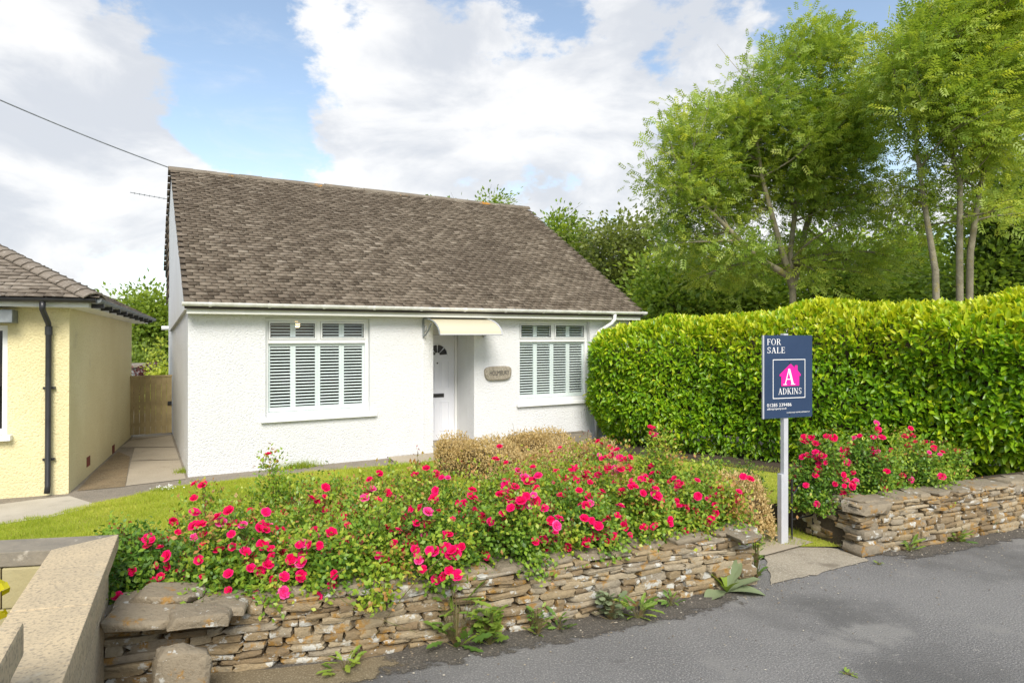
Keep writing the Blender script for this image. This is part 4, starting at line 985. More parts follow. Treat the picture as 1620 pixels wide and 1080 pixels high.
# ---------------------------------------------------------------- trees
def limb(mb, a, b, r0, r1, bend, r, n=5, sides=6):
    a, b = Vector(a), Vector(b); off = Vector((r.uniform(-1, 1), r.uniform(-1, 1), r.uniform(-.3, .6))) * bend * (b - a).length
    pts = [a.lerp(b, i/n) + off * (4*(i/n)*(1-i/n)) for i in range(n+1)]
    mb.tube(pts, [r0 + (r1 - r0)*i/n for i in range(n+1)], sides, cap=False); return pts
def tree(name, base, stems, blobs, n_tips, leaf_per, sig, leafL, mat, bark, label, seed, shape=ASH, depth=1.6, trunk_r=.14, tint=.45, group=None, lw=1.0, droop=0.0, cat='tree'):
    """stems: list of polylines (world points); blobs: (px, py, rx, ry, dist) ellipses of crown seen at a distance; limbs run from the stems to tips spread through the blobs"""
    r = random.Random(seed); rn = np.random.default_rng(seed)
    root = empty(name, base, 0, label, cat, group); B = Vector(base)
    tm = MB(); nodes = []
    for st in stems:
        st = [Vector(p) for p in st]; n = len(st); pts = []
        for a, b in zip(st, st[1:]): pts += [a.lerp(b, k/4) for k in range(4)]
        pts.append(st[-1]); R0 = trunk_r * (1 if st is stems[0] else .8)
        tm.tube([p - B for p in pts], [R0 * (1 - .72*i/(len(pts)-1)) for i in range(len(pts))], 8, cap=False)
        nodes += [(p, R0 * (1 - .72*i/(len(pts)-1))) for i, p in enumerate(pts) if i > len(pts)*.3]
    tot = sum(b[2]*b[3] for b in blobs); tips = []
    for (px, py, rx, ry, dd) in blobs:
        for _ in range(max(2, int(n_tips * rx * ry / tot))):
            v = rn.normal(size=3); v /= np.linalg.norm(v); q = rn.random() ** (1/3) ; v = v * (.25 + .75*q)
            c = at(px + v[0]*rx, py - v[1]*ry, dd + v[2]*depth); tips.append(c)
    P = []; Dd = []
    for T in tips:
        cand = [(nd, rad) for nd, rad in nodes if nd.z < T.z + .2] or nodes
        nd, rad = min(cand, key=lambda q: (q[0] - T).length + .35*max(0, q[0].z - T.z + 1.0))
        pts = limb(tm, nd - B, T - B, min(rad*.5, .05), .008, .12, r, 5, 5)
        k = leaf_per
        loc = np.array([list(p) for p in pts[2:]]); w = np.array([.3, .7, 1.2, 1.6])[:len(loc)]
        ix = rn.choice(len(loc), k, p=w/w.sum())
        cl = loc[ix] + rn.normal(0, sig, (k, 3)) * np.array([1, 1, .7])
        P.append(cl); out_ = cl - np.array(list(pts[-3])); Dd.append(out_)
        for _ in range(2):
            e = Vector(loc[-1]) + Vector(rn.normal(0, sig*1.2, 3)); limb(tm, pts[3], e, .010, .004, .1, r, 3, 3)
    P = np.concatenate(P); Dd = unit(np.concatenate(Dd) * 1.0 + rn.normal(0, .35, P.shape) + np.array([.25, 0, -droop]))
    n = len(P); Nn = unit(np.array([0, 0, 1.0]) + rn.normal(0, .55, (n, 3)))
    L = leafL * rn.uniform(.7, 1.25, n)
    tipt = np.repeat(rn.normal(0, .13, len(tips)), leaf_per)
    tint_ = np.clip(tint + tipt + rn.normal(0, .14, n), 0, 1)
    tm.obj('trunk', bark, root, smooth=True)
    link('crown', leaves('crown', P, Dd, Nn, L, L*lw, tint_, mat, shape), root)
    return root
D1 = 16.0
base = at(1258, 500, D1); base.z = 0
fork = at(1254, 455, D1)
tree('ash_tree', base, [[base, fork, at(1250, 400, D1), at(1262, 300, D1), at(1290, 180, D1), at(1300, 70, D1)],
                        [fork, at(1232, 380, D1 - .3), at(1205, 280, D1 - .4), at(1190, 170, D1 - .5)],
                        [fork, at(1275, 360, D1 + .3), at(1305, 270, D1 + .5), at(1345, 160, D1 + .6)],
                        [at(1254, 440, D1), at(1200, 410, D1 - .4), at(1140, 350, D1 - .8), at(1090, 300, D1 - .9)]],
     [(1290, 100, 75, 68, D1), (1350, 120, 60, 70, D1), (1225, 165, 75, 70, D1), (1130, 215, 80, 70, D1), (1075, 275, 62, 55, D1), (1180, 290, 110, 75, D1), (1330, 250, 80, 80, D1), (1270, 240, 80, 70, D1), (1110, 350, 75, 45, D1), (1340, 340, 50, 40, D1), (1190, 400, 60, 28, D1), (1310, 410, 45, 26, D1), (1140, 430, 60, 28, D1 + 1), (1385, 420, 45, 35, D1 + 1), (1340, 190, 60, 80, D1)],
     200, 100, .27, .25, m_ash, m_bark, 'large windblown ash tree with spreading crown rising behind the hedge', 101, trunk_r=.12, tint=.64)
D2 = 13.0
b1, b2, b3 = at(1486, 490, D2), at(1519, 485, D2), at(1530, 485, D2 + .2)
for q in (b1, b2, b3): q.z = 0
tree('ash_tree', b2, [[b2, at(1518, 400, D2), at(1519, 290, D2), at(1490, 180, D2), at(1470, 70, D2)],
                      [b1, at(1480, 430, D2), at(1462, 320, D2), at(1452, 250, D2), at(1440, 150, D2)],
                      [b3, at(1535, 400, D2 + .2), at(1550, 300, D2 + .3), at(1580, 180, D2 + .4), at(1600, 40, D2 + .5)]],
     [(1470, 110, 70, 70, D2), (1550, 70, 90, 60, D2), (1620, 110, 70, 90, D2), (1440, 170, 45, 50, D2), (1530, 160, 90, 60, D2), (1600, 230, 60, 55, D2), (1430, 90, 35, 45, D2), (1480, 20, 40, 28, D2), (1570, -40, 90, 60, D2), (1660, 20, 70, 80, D2), (1500, 250, 60, 30, D2), (1440, 330, 40, 40, D2 + .5), (1590, 330, 40, 25, D2)],
     150, 95, .24, .25, m_ash, m_bark, 'tall three stemmed ash tree at the right edge behind the hedge', 202, trunk_r=.095, tint=.68)
# woodland behind: each tree on its own
bgspec = [
    ('birch_tree', 985, 27, [(985, 420, 60, 60), (950, 400, 40, 45), (1010, 370, 40, 35), (1000, 470, 70, 50)], m_birch, .45, 'grey green birch tree just right of the bungalow roof'),
    ('woodland_tree', 1075, 23, [(1075, 440, 60, 60), (1050, 480, 50, 50), (1110, 470, 60, 50)], m_ash, .55, 'bushy green tree filling the gap left of the large ash'),
    ('woodland_tree', 1180, 24, [(1180, 440, 65, 50), (1150, 480, 60, 40), (1210, 470, 60, 50)], m_ash, .5, 'leafy tree directly behind the left side of the large ash trunk'),
    ('woodland_tree', 1330, 24, [(1330, 420, 75, 60), (1290, 470, 60, 50), (1380, 460, 60, 60)], m_ash, .42, 'leafy tree between the large ash trunk and three stemmed ash'),
    ('woodland_tree', 1430, 26, [(1430, 400, 60, 70), (1400, 460, 60, 50), (1460, 450, 60, 60)], m_wood2, .7, 'tree just left of the three stemmed ash'),
    ('yew_tree', 1580, 19, [(1590, 380, 70, 80), (1560, 440, 70, 60), (1640, 420, 70, 80), (1620, 300, 60, 60)], m_wood2, .40, 'very dark evergreen behind the three stemmed ash at the right edge'),
    ('woodland_tree', 890, 30, [(888, 362, 26, 18), (880, 400, 40, 40), (920, 430, 50, 50)], m_wood2, .65, 'tree top peeping over the right end of the tiled roof'),
    ('woodland_tree', 775, 34, [(788, 330, 14, 8), (775, 365, 40, 18), (700, 345, 30, 10)], m_wood2, .65, 'tree whose topmost leaves just show above the tiled ridge'),
    ('woodland_tree', 235, 26, [(240, 500, 34, 30), (215, 520, 40, 40), (262, 530, 40, 50), (185, 490, 22, 12), (235, 550, 50, 40)], m_wood2, .75, 'green tree beyond the side gate between the two bungalows'),
]
for i, (nm, px, dd, bl_, mt, tt, lab) in enumerate(bgspec):
    base = at(px, 530, dd); base.z = 0
    ys = min(b[1] for b in bl_); st = [base, at(px, 500, dd), at(px + 4, (ys + 500)/2, dd), at(px, ys + 10, dd)]
    tree(nm, base, [st], [(a, b, c, e, dd) for a, b, c, e in bl_], 70 if nm != 'yew_tree' else 110, 160, .46, .20, mt, m_bark2 if nm != 'birch_tree' else m_bark, lab, 300 + i, shape=RHOMB, depth=2.2, trunk_r=.16, tint=tt, lw=.6, group='trees behind the garden')
# far belt of wood that closes the view under the crowns
def leaf_belt(name, pts, h0, h1, dens, L, mat, label, tint):
    n = dens; k = rng.integers(0, len(pts) - 1, n); f = rng.random(n); A = np.array([list(p) for p in pts]); P = A[k] + (A[k+1] - A[k]) * f[:, None]
    hh = h0 + (h1 - h0) * (.75 + .25*np.sin(P[:, 0]*.9 + 1) * np.sin(P[:, 0]*.37)); P[:, 2] = rng.random(n) * hh; P[:, 1] += rng.normal(0, .9, n)
    o = link(name, leaves(name, P, unit(rdir(n) + np.array([0, -.4, -.2])), unit(rdir(n)*.7 + up), L, np.full(n, L*.6), vary(tint, n), mat), None)
    return stuff(tag(o, label, 'wood'))
leaf_belt('distant_wood', [Vector((2, 33, 0)), Vector((12, 31, 0)), Vector((24, 25, 0)), Vector((40, 22, 0))], 0, 6.0, 26000, .34, m_wood2, 'dense wood closing the view behind the trees on the right', .75)
leaf_belt('distant_wood', [Vector((-30, 44, 0)), Vector((-14, 40, 0)), Vector((-4, 40, 0))], 0, 3.2, 6000, .34, m_wood2, 'low line of distant trees between the two bungalows', .5)

# ---------------------------------------------------------------- shrubs: a mound of stems and leaves
def mound(name, base, rx, ry, h, n_tip, per, sig, L, lw, mat, label, seed, cat='shrub', tint=.45, group=None, stem=m_stem, tips_out=None, flat=.35, tiptint=0.0, parts=('stems', 'foliage')):
    rn = np.random.default_rng(seed); r = random.Random(seed); root = empty(name, base, 0, label, cat, group)
    v = unit(rn.normal(size=(n_tip, 3))); v[:, 2] = np.abs(v[:, 2]); q = rn.uniform(.55, 1.0, (n_tip, 1))
    bump = 1 + .16*np.sin(v[:, :1]*4 + seed) + .12*np.sin(v[:, 1:2]*5 + 2*seed)
    tips = v * q * bump * np.array([rx, ry, h]) ; tips[:, 2] = np.maximum(tips[:, 2], .03)
    sm = MB(); P = []; O = []
    for t in tips:
        s0 = Vector((t[0]*.25, t[1]*.25, 0)); pts = limb(sm, s0, Vector(t), .006, .0025, .1, r, 4, 4)
        A = np.array([list(p) for p in pts[1:]]); ix = rn.choice(len(A), per, p=[.12, .2, .3, .38])
        P.append(A[ix] + rn.normal(0, sig, (per, 3))); O.append(np.repeat(t[None], per, 0))
    P = np.concatenate(P); O = np.concatenate(O); P[:, 2] = np.maximum(P[:, 2], .01); n = len(P)
    out_ = unit(P / np.array([rx, ry, h]))
    D = unit(out_ * .5 + rn.normal(0, .6, (n, 3))); Nn = unit(out_ * .6 + np.array([0, -.15, .8]) + rn.normal(0, .45, (n, 3)))
    l = L * rn.uniform(.65, 1.25, n); tipf = np.clip(np.linalg.norm(P / np.array([rx, ry, h]), axis=1) - .75, 0, .5)
    tt = np.repeat(rn.normal(0, .10, n_tip), per)
    sm.obj(parts[0], stem, root); link(parts[1], leaves(parts[1], P, D, Nn, l, l*lw, np.clip(tint + tt + tipf*tiptint + rn.normal(0, .15, n), 0, 1), mat), root)
    return root, tips, rn
# a rose bloom: cupped petals in three whorls
def bloom(seed):
    rn = np.random.default_rng(seed); V, Fs, Tn = [], [], []
    for (k, R0, cup, z0, sc) in ((6, .5, .35, 0, 1.0), (5, .34, .75, .05, .8), (4, .17, 1.2, .10, .55)):
        for i in range(k):
            a = 2*math.pi*(i + .5*(z0 > 0))/k + rn.uniform(-.15, .15); b = len(V)
            for (rr_, w) in ((.06, .10), (.55, .62), (.9, .66), (1.05, .34)):
                for sgn in (-1, 0, 1):
                    rad = rr_*R0; ang = a + sgn*w*.85*(.6 if R0 < .2 else 1)*(math.pi/k)*2.0
                    V.append((rad*math.cos(ang), rad*math.sin(ang), z0 + cup*rad*(rr_)*.9 - .04*abs(sgn) + rn.normal(0, .012) - (.06 if rr_ > 1 and R0 > .4 else 0)))
            for j in range(3):
                for s in range(2): Fs.append((b+j*3+s, b+j*3+s+1, b+(j+1)*3+s+1, b+(j+1)*3+s))
    V = np.array(V)
    return V, np.array(Fs)
BLV = []
for k in range(10):
    V, Fs = bloom(k); t0 = [.40, .45, .5, .35, .55, .42, .62, .48, .30, .82][k]
    BLV.append(np_mesh('rose_bloom', V, Fs, m_petal, np.clip(t0 + np.random.default_rng(k).normal(0, .05, len(V)) + .1*(np.hypot(V[:, 0], V[:, 1]) > .4), 0, 1)))
def rose(px_label, base, rx, ry, h, nb, seed, tint, label, n_tip=54, per=200, group='rose bushes along the stone walls'):
    root, tips, rn = mound('rose_bush', base, rx, ry, h, n_tip, per, .060, .038, .64, m_rose, label, seed, 'rose bush', tint, group, tiptint=.5)
    B = np.array(list(base)); toc = unit(np.array([0, 0, EYE + .3]) - B)
    vis = [t for t in tips if np.dot(unit(t / np.array([rx, ry, h])), toc) > -.05 and t[2] > .1]
    if not vis: vis = list(tips)
    k = 0; sm = MB(); bV, bF = [], []
    while k < nb:
        t = vis[rn.integers(len(vis))]; o = unit(t / np.array([rx, ry, h])); m = int(rn.choice([1, 1, 1, 2, 3, 4]))
        c = t * 1.04 + o * .03
        for j in range(m):
            p = c + rn.normal(0, .058, 3) * (0 if m == 1 else 1); d_ = Vector(o * .5 + np.array([0, 0, .25]) + toc * .55 + rn.normal(0, .3, 3)).normalized()
            ob = link('rose_bloom', BLV[rn.integers(10)], root); sc = rn.uniform(.046, .080)
            q = d_.to_track_quat('Z', 'Y'); ob.matrix_basis = Matrix.Translation(Vector(p)) @ q.to_matrix().to_4x4() @ Matrix.Rotation(rn.uniform(0, 6), 4, 'Z') @ Matrix.Diagonal((sc, sc, sc*.9, 1))
            sm.tube([Vector(p) - d_*.002, Vector(p) - d_*.05 - Vector((0, 0, .03))], .002, 3); k += 1
    if sm.v: stuff(sm.obj('flower_stalks', m_stem, root))
    # spent heads and red buds on thin sprays above the leaves
    sp_, P, Dd = MB(), [], []
    for _ in range(int(22 * rx / .5)):
        t = tips[rn.integers(len(tips))]; e = t * 1.02 + np.array([0, 0, rn.uniform(.02, .11)]) + rn.normal(0, .02, 3); sp_.tube([t*.9, e], .002, 3)
        for j in range(rn.integers(3, 7)):
            b_ = e + rn.normal(0, .024, 3); sp_.tube([e - np.array([0, 0, .02]), b_], .0012, 3); P.append(b_); Dd.append(np.array([0, 0, 1.0]) + rn.normal(0, .5, 3))
    stuff(sp_.obj('spray_stems', m_stem, root))
    P = np.array(P); Dd = unit(np.array(Dd)); n = len(P)
    a1_ = leaves('buds', P, Dd, unit(rn.normal(size=(n, 3))), .019, .012, vary(.35, n, .3), m_bud); stuff(link('buds', a1_, root))
    stuff(link('buds', leaves('buds', P, Dd, unit(np.cross(Dd, rn.normal(size=(n, 3)))), .018, .013, vary(.35, n, .3), m_bud), root))
    return root
def bedpt(path, s, o, z):
    P_, t = along(path, s); return Vector((P_.x - t.y*o, P_.y + t.x*o, z))
LB = [  # s along wall, offset behind it, soil z, rx, ry, h, blooms, tint, label
    (.16, .62, .22, .40, .42, .42, 6, .18, 'dark leaved rose bush against the sandy boundary wall'),
    (.72, .52, .30, .42, .42, .46, 20, .42, 'rose bush behind the flat boulders at the left end of the wall'),
    (1.35, .44, .32, .46, .40, .44, 24, .45, 'rose bush spilling over the wall right of the boulders'),
    (1.98, .42, .32, .44, .40, .46, 22, .34, 'rose bush trailing a long arching stem over the wall'),
    (2.58, .44, .33, .44, .40, .47, 26, .38, 'rose bush at the middle of the long wall above the thistle'),
    (3.18, .48, .34, .44, .42, .48, 22, .42, 'rose bush on the long wall left of the grey leaved plant'),
    (3.80, .52, .34, .44, .42, .46, 22, .46, 'rose bush over the wall directly above the grey leaved plant'),
    (4.36, .46, .33, .36, .36, .40, 16, .48, 'rose bush at the right end of the long wall by the entrance'),
    (.85, 1.15, .12, .50, .50, .66, 6, .55, 'back row rose bush nearest the open lawn full of spent heads'),
    (1.55, 1.10, .16, .50, .48, .74, 9, .52, 'back row rose bush below the left window with a red cluster'),
    (2.25, 1.12, .18, .52, .48, .74, 12, .50, 'back row rose bush standing in front of the porch wall'),
    (2.90, 1.20, .18, .50, .48, .70, 14, .46, 'back row rose bush in front of the left dry hedge'),
    (3.50, 1.28, .18, .50, .50, .70, 16, .50, 'back row rose bush in front of the right shuttered window'),
    (4.10, 1.45, .14, .52, .50, .74, 18, .55, 'back row rose bush standing highest before the hedge'),
    (.95, 1.62, .08, .46, .46, .56, 5, .58, 'leftmost of the rear rose bushes beside the open lawn'),
    (1.50, 1.78, .08, .50, .50, .66, 9, .60, 'rear rose bush in line with the left window'),
    (2.10, 1.85, .08, .50, .50, .70, 8, .58, 'rear rose bush in line with the wall between window and porch'),
    (3.70, 2.00, .08, .48, .48, .58, 12, .58, 'rear rose bush between the two dry hedges'),
    (4.35, 2.05, .06, .46, .46, .78, 14, .60, 'rear rose bush nearest the laurel hedge with red clusters on top'),
]
ROSES = []
for i, (s, o, z, rx, ry, h, nb_, tt, lab) in enumerate(LB):
    fr_ = i < 8
    ROSES.append(rose(0, bedpt(WL, s, o - (.10 if fr_ and i else 0), z + (.04 if fr_ else .02)), rx*1.06, ry*1.06, h*(1.10 if fr_ else .95), int(nb_*2.6), 500 + i, tt + .12, lab))
for i, (s, o, z, rx, ry, h, nb_, tt, lab, nt_) in enumerate([
    (.12, .62, .30, .42, .42, .72, 52, .42, 'rose bush with dense bloom clusters just right of the sign post', 46),
    (.70, .56, .36, .46, .42, .66, 36, .48, 'rose bush in the middle of the right stone wall', 46),
    (1.32, .54, .36, .46, .42, .60, 22, .52, 'rose bush near the right end of the right stone wall', 46),
    (1.85, .62, .34, .40, .38, .60, 7, .6, 'sparse rose bush below the hedge at the far right', 34)]):
    rose(0, bedpt(WR, s, o, z), rx, ry, h, nb_, 560 + i, tt, lab, nt_)
# arching stems over the wall
for i, (x, y, z, rx, h, nb_, tt, lab) in enumerate([
    (-2.72, 4.78, .02, .40, .56, 4, .28, 'dark leaved rose bush just behind the corner of the boundary wall'),
    (-2.42, 5.25, .02, .50, .70, 14, .55, 'leftmost tall rose bush bordering the open lawn'),
    (-2.02, 5.80, .02, .58, .84, 14, .62, 'tall rose bush full of brown spent heads beside the lawn'),
    (-1.35, 6.15, .02, .60, .80, 14, .62, 'tall rose bush below the right edge of the left window'),
    (.95, 6.90, .02, .52, .82, 16, .60, 'tall rose bush in front of the stone trough'),
    (1.52, 7.10, .02, .50, .92, 18, .60, 'tallest rose bush with red clusters just left of the hedge foot'),
    (1.92, 6.50, .02, .46, .72, 14, .58, 'rose bush beside the dry bush at the entrance')]):
    ROSES.append(rose(0, Vector((x, y, z)), rx, rx, h, nb_, 580 + i, tt, lab, 84, 230))
for (a_, b_, c_, lab) in ((gp(545, 900, .75), gp(470, 935, .45), gp(660, 1000, .30), 'long bare rose stem arching over the wall front at the middle left'), (gp(700, 880, .7), gp(640, 930, .42), gp(590, 1010, .12), 'bare rose stem hanging down the wall left of the thistle')):
    pts = [(1-t)**2*a_ + 2*t*(1-t)*b_ + t*t*c_ for t in [k/12 for k in range(13)]]
    MB().tube([p - ROSES[3].location for p in pts], [.004 - .002*k/12 for k in range(13)], 5).obj('arching_stem', m_stem, ROSES[3])

# dry brown box edging on both sides of the front path
def dry_hedge(a, b, w, h, n, seed, label):
    rn = np.random.default_rng(seed); a, b = Vector(a), Vector(b); root = empty('dry_box_hedge', a, math.atan2((b-a).y, (b-a).x), label, 'hedge', 'dry hedges lining the front path'); L = (b-a).length
    x = rn.uniform(-.1, L + .1, n); th = rn.uniform(0, math.pi, n); q = rn.uniform(.55, 1, n)**.5
    endf = np.clip(np.minimum(x + .12, L + .12 - x) / .3, .05, 1)**.5
    hh = h * (.86 + .14*np.sin(x*5 + seed)) * endf
    P = np.stack([x, w*endf*q*np.sign(np.cos(th))*np.abs(np.cos(th))**.6 + .03*np.sin(x*7), hh*q*np.abs(np.sin(th))**.6 + .02], 1) + rn.normal(0, .018, (n, 3))
    P[:, 2] = np.maximum(P[:, 2], .02)
    D = unit(np.array([0, 0, .8]) + rn.normal(0, .6, (n, 3))); l = rn.uniform(.02, .045, n)
    patch = .12*np.sin(x*4.1 + seed)
    link('foliage', leaves('foliage', P, D, unit(rn.normal(size=(n, 3))), l, l*.45, np.clip(.5 + patch + rn.normal(0, .2, n), 0, 1), m_dead), root)
    sm = MB(); r = random.Random(seed)
    for k in range(int(L * 40)):
        xx = r.uniform(0, L); limb(sm, (xx, r.uniform(-.05, .05), 0), (xx + r.uniform(-.12, .12), r.uniform(-w, w)*.85, h*r.uniform(.6, 1.0)), .005, .002, .1, r, 3, 3)
    sm.obj('twigs', surf('dry_twig', (.20, .145, .08), (.26, .20, .12), 20, .9), root)
    cb = MB(); cb.box(.05, L - .05, -w*.5, w*.5, 0, h*.62).obj('twig_core', surf('dry_core', (.10, .07, .035), (.14, .10, .05), 12, 1, bump=(40, 1, .03)), root)
dry_hedge((-1.02, 10.05, .022), (1.0, 7.5, .022), .30, .62, 19000, 71, 'longer dry brown box hedge below the porch on the left of the path')
dry_hedge((.02, 10.85, .022), (1.35, 8.7, .022), .30, .60, 14000, 72, 'dry brown box hedge on the right of the path before the trough')
dry_hedge((1.95, 7.25, .022), (2.40, 6.45, .022), .32, .64, 10000, 73, 'dry brown bush beside the sign post at the entrance')
# green and yellow fillers by the entrance
mound('low_green_shrub', (2.55, 7.75, .02), .55, .45, .55, 50, 90, .06, .04, .6, m_weed, 'small yellow green shrub on the lawn behind the sign post', 610, tint=.6)
mound('golden_shrub', Vector((-2.60, 3.12, .0)), .27, .28, .92, 40, 60, .05, .08, .6, m_gold, 'bright yellow leaved shrub behind the boundary wall at the left edge', 611, tint=.5)
mound('copper_shrub', at(231, 572, 17.5) - Vector((0, 0, 1.25)), .28, .3, 1.5, 40, 80, .10, .09, .6, m_redleaf, 'dark red leaved shrub beyond the side gate', 612, tint=.5, stem=m_bark2)
mound('golden_green_shrub', at(259, 575, 16.5) - Vector((0, 0, 1.2)), .42, .4, 1.55, 50, 90, .10, .09, .6, m_ash, 'yellow green shrub beyond the right side of the side gate', 613, tint=.95, stem=m_bark2)
mound('green_shrub', at(208, 560, 21) - Vector((0, 0, 1.4)), .7, .5, 1.9, 50, 90, .14, .1, .6, m_wood2, 'dark green shrub beyond the left side of the side gate', 614, tint=.7, stem=m_bark2)

# ---------------------------------------------------------------- weeds at the foot of the walls
def weed(name, base, n, L, w, h, mat, label, seed, shape=LOBED, tint=.5, spread=1.0, stalk=0, cat='plant', flowers=0):
    rn = np.random.default_rng(seed); root = empty(name, base, 0, label, cat)
    a = rn.uniform(0, 6.28, n); rad = rn.uniform(0, .35, n)*spread*L*2
    P = np.stack([np.cos(a)*rad, np.sin(a)*rad*.6, rn.uniform(.005, h, n)], 1)
    D = unit(np.stack([np.cos(a), np.sin(a), rn.uniform(-.1, .9, n)], 1)); Nn = unit(np.stack([-np.cos(a)*.3, -np.sin(a)*.3, np.ones(n)], 1) + rn.normal(0, .3, (n, 3)))
    l = L * rn.uniform(.55, 1.2, n)
    me = [leaves('leaf', P[i:i+1], D[i:i+1], Nn[i:i+1], l[i:i+1], l[i:i+1]*w, vary(tint, 1, .2), mat, shape) for i in range(n)] if L > .09 else [leaves('leaves', P, D, Nn, l, l*w, vary(tint, n, .2), mat, shape)]
    for m_ in me: link('leaf' if L > .09 else 'leaves', m_, root)
    sm = MB()
    for i in range(n): sm.tube([(0, 0, 0), tuple(P[i]*.6), tuple(P[i])], .0025, 3)
    if stalk:
        for k in range(3): sm.tube([(0, 0, 0), (.02*k - .02, .01, stalk*.6), (.03*k - .04, -.01*k, stalk*(1 - .2*k))], .004, 4)
    sm.obj('stems', m_stem, root)
    return root
weed('thistle', gp(722, 1024), 34, .17, .38, .34, m_weed, 'spiny thistle with long toothed leaves in front of the long wall', 701, tint=.55, stalk=.46)
weed('nettle_weed', gp(775, 1020), 60, .088, .85, .24, m_weed, 'clump of broad bright green weeds right of the thistle', 702, tint=.75)
weed('creeping_weed', gp(850, 1003), 44, .06, .5, .18, m_weed, 'thin straggling weed at the wall foot beside the bright weeds', 703, tint=.5, spread=2)
weed('columbine', gp(965, 980), 60, .07, .95, .20, m_felt, 'pale blue green clump of weeds at the middle of the long wall', 704, tint=.5, spread=1.6)
weed('dandelion', gp(1010, 978), 26, .13, .35, .12, m_weed, 'green dandelion rosette right of the pale clump', 705, tint=.65)
weed('small_weed', gp(885, 996), 14, .09, .4, .10, m_weed, 'small toothed weed between the bright weeds and the pale clump', 706, tint=.4)
weed('red_stemmed_weed', gp(1062, 958), 16, .08, .35, .09, m_weed, 'small weed with browning leaves left of the grey leaved plant', 707, tint=.5)
weed('tall_weed', gp(1196, 915), 44, .07, .45, .34, m_weed, 'upright leafy weed against the end of the long wall', 708, tint=.5, stalk=.48)
weed('wall_fern', gp(545, 1062), 16, .12, .38, .10, m_weed, 'bright green weed on the sandy patch near the boulder', 709, tint=.8)
weed('roadside_weed', gp(1440, 872), 18, .10, .35, .09, m_weed, 'leafy weed at the foot of the right wall near its corner', 710, tint=.55)
weed('roadside_weed', gp(1515, 857), 26, .11, .35, .10, m_weed, 'spreading toothed weed farther along the foot of the right wall', 711, tint=.6)
weed('roadside_weed', gp(1562, 842), 20, .08, .35, .14, m_felt, 'grey green tufted weed at the right end of the right wall', 712, tint=.6, stalk=.2)
weed('roadside_weed', gp(1390, 893), 14, .04, .4, .03, m_weed, 'tiny weed on the tarmac by the corner of the right wall', 713, tint=.7)
weed('road_tuft', gp(1338, 1066), 16, .035, .4, .02, m_weed, 'tiny green tuft growing in the open tarmac', 714, tint=.7, spread=2)
weed('wall_weed', gp(352, 742), 12, .05, .4, .1, m_weed, 'little weed at the left corner of the white house', 715, tint=.5)
# mullein: thick felted leaves
mu = empty('mullein', gp(1150, 938), 0, 'grey green felted mullein rosette with upright leaves at the wall foot', 'plant')
for k, (az, el, L_, w_) in enumerate([(100, 74, .34, .12), (60, 66, .33, .13), (150, 52, .25, .11), (15, 28, .32, .15), (-10, 12, .30, .15), (215, 8, .26, .16), (35, 60, .28, .12), (250, 45, .18, .09), (300, 55, .17, .08), (120, 80, .22, .09), (180, 60, .2, .09)]):
    mb = MB(); n = 8; a, e = R(az), R(el); V = []
    for i in range(n + 1):
        t = i / n; wv = w_ * .5 * math.sin(math.pi * min(1, t*.93 + .07))**.75 * (.45 + .55*t if t < .5 else 1) ; ee = e - t*t*.5
        x = L_ * t * math.cos(e - t*.2); z = L_ * t * math.sin(e - t*.25) + .01
        for sgn in (-1, 0, 1): V.append((x*math.cos(a) - sgn*wv*math.sin(a), x*math.sin(a)*.9 + sgn*wv*math.cos(a), z + abs(sgn)*wv*.35))
    mb.add(V, [(3*i+s, 3*i+s+1, 3*i+s+4, 3*i+s+3) for i in range(n) for s in range(2)])
    me = mb.mesh('leaf', m_felt if k < 7 else m_weed, True); at_ = me.attributes.new('tint', 'FLOAT', 'POINT'); at_.data.foreach_set('value', np.full(len(me.vertices), .3 + .06*k, np.float32))
    link('leaf', me, mu)

# ---------------------------------------------------------------- grass
def inpoly(P, poly):
    x, y = P[:, 0], P[:, 1]; ins = np.zeros(len(P), bool); n = len(poly)
    for i in range(n):
        (x1, y1), (x2, y2) = poly[i], poly[i-1]
        c = ((y1 > y) != (y2 > y)); xi = (x2 - x1)*(y - y1)/((y2 - y1) if y2 != y1 else 1e-9) + x1
        ins ^= c & (x < xi)
    return ins
n = 560000
P = np.stack([rng.uniform(-7, 4.5, n), rng.uniform(4.2, 11.5, n), np.full(n, .02)], 1); P = P[inpoly(P, lawn_poly)]
P = P[(P[:, 0] < -.2) | (rng.random(len(P)) < .3)]; n = len(P); print('grass', n)
l = rng.uniform(.018, .045, n) * (1 + .6*(np.sin(P[:, 0]*9 + 3*np.sin(P[:, 1]*6)) > .5)); patch = .18*np.sin(P[:, 0]*1.7 + 1)*np.sin(P[:, 1]*2.1) + .10*np.sin(P[:, 0]*5.1)*np.sin(P[:, 1]*4.3 + 1)
BLADE = (np.array([(0, .5, 0), (0, -.5, 0), (1, 0, .12)]), np.array([(0, 1, 2)]))
gr = link('grass', leaves('grass', P, unit(np.array([0, 0, 1.0]) + rng.normal(0, .45, (n, 3))), unit(np.array([0, -1, .2]) + rng.normal(0, .5, (n, 3))), l, np.full(n, .005), np.clip(.55 + patch + rng.normal(0, .15, n), 0, 1), m_grass, BLADE))
stuff(tag(gr, 'short green lawn grass in front of the white house', 'grass'))
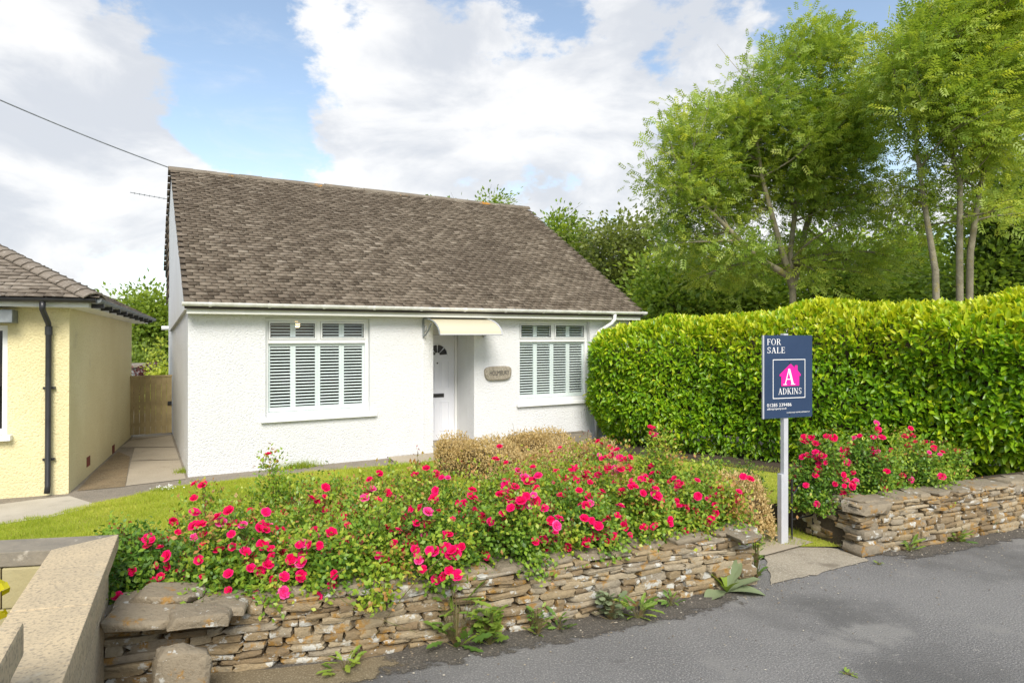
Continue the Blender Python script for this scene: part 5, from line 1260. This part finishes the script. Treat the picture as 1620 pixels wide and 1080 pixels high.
def tuft(base, w, d_, n, h, label, rz=0):
    P = np.stack([rng.normal(0, w, n), rng.normal(0, d_, n), np.zeros(n)], 1); root = empty('grass_tuft', base, rz, label, 'grass')
    stuff(link('blades', leaves('blades', P, unit(np.array([0, 0, 1.0]) + rng.normal(0, .35, (n, 3))), unit(np.array([0, -1, .2]) + rng.normal(0, .5, (n, 3))), rng.uniform(.4, 1, n)*h, np.full(n, .006), vary(.25, n), m_grass, BLADE), root))
tuft(hp(1.55, -.10, .005), .16, .04, 500, .15, 'dark green grass tuft at the foot of the white wall', UA)
tuft(gp(262, 776, .02), .10, .05, 300, .07, 'grass clump with tiny white flowers at the lawn corner', .3)
tuft(gp(287, 748, .0), .04, .05, 160, .12, 'green tuft at the left front corner of the white house', 0)
n = 40; Pd = np.stack([rng.normal(0, .09, n), rng.normal(0, .045, n), rng.uniform(.03, .07, n)], 1); b0_ = gp(262, 776, .02)
stuff(tag(link('daisies', leaves('daisies', Pd + np.array(list(b0_)), unit(rng.normal(0, 1, (n, 3)) + np.array([0, 0, .3])), np.tile(np.array([[0, -.3, 1.0]]), (n, 1)), .022, .018, np.ones(n), m_print)), 'tiny white daisies at the lawn corner by the passage', 'flowers'))
# loose grit and leaf litter on the road
n = 900; s_ = rng.random(n); Pg = np.stack([rng.uniform(-1.5, 6.5, n), np.zeros(n), np.full(n, .006)], 1)
wy = np.interp(Pg[:, 0], [p.x for p in WL] + [3.25, 4.2, 5.44, 6.6], [p.y for p in WL] + [6.11, 6.47, 7.01, 7.52]); Pg[:, 1] = wy - rng.exponential(.22, n) - .02
Pg[n*3//4:, 1] = rng.uniform(2.8, 6.5, n - n*3//4); ok = (Pg[:, 1] < wy - .01); Pg = Pg[ok]; n = len(Pg)
OCT = (np.array([(1,0,0),(-1,0,0),(0,1,0),(0,-1,0),(0,0,.6),(0,0,-.3)])*.5, np.array([(0,2,4),(2,1,4),(1,3,4),(3,0,4)]))
stuff(tag(link('road_grit', leaves('road_grit', Pg, np.stack([rng.normal(size=n), rng.normal(size=n), np.zeros(n)], 1), np.tile(np.array([[0, 0, 1.0]]), (n, 1)), rng.uniform(.006, .02, n), rng.uniform(.006, .02, n), rng.random(n), leafmat('grit', [(0, (.12, .10, .08)), (.6, (.30, .25, .18)), (1, (.5, .46, .38))], .9, .0, .1), OCT)), 'loose grit and leaf litter scattered on the tarmac', 'grit'))
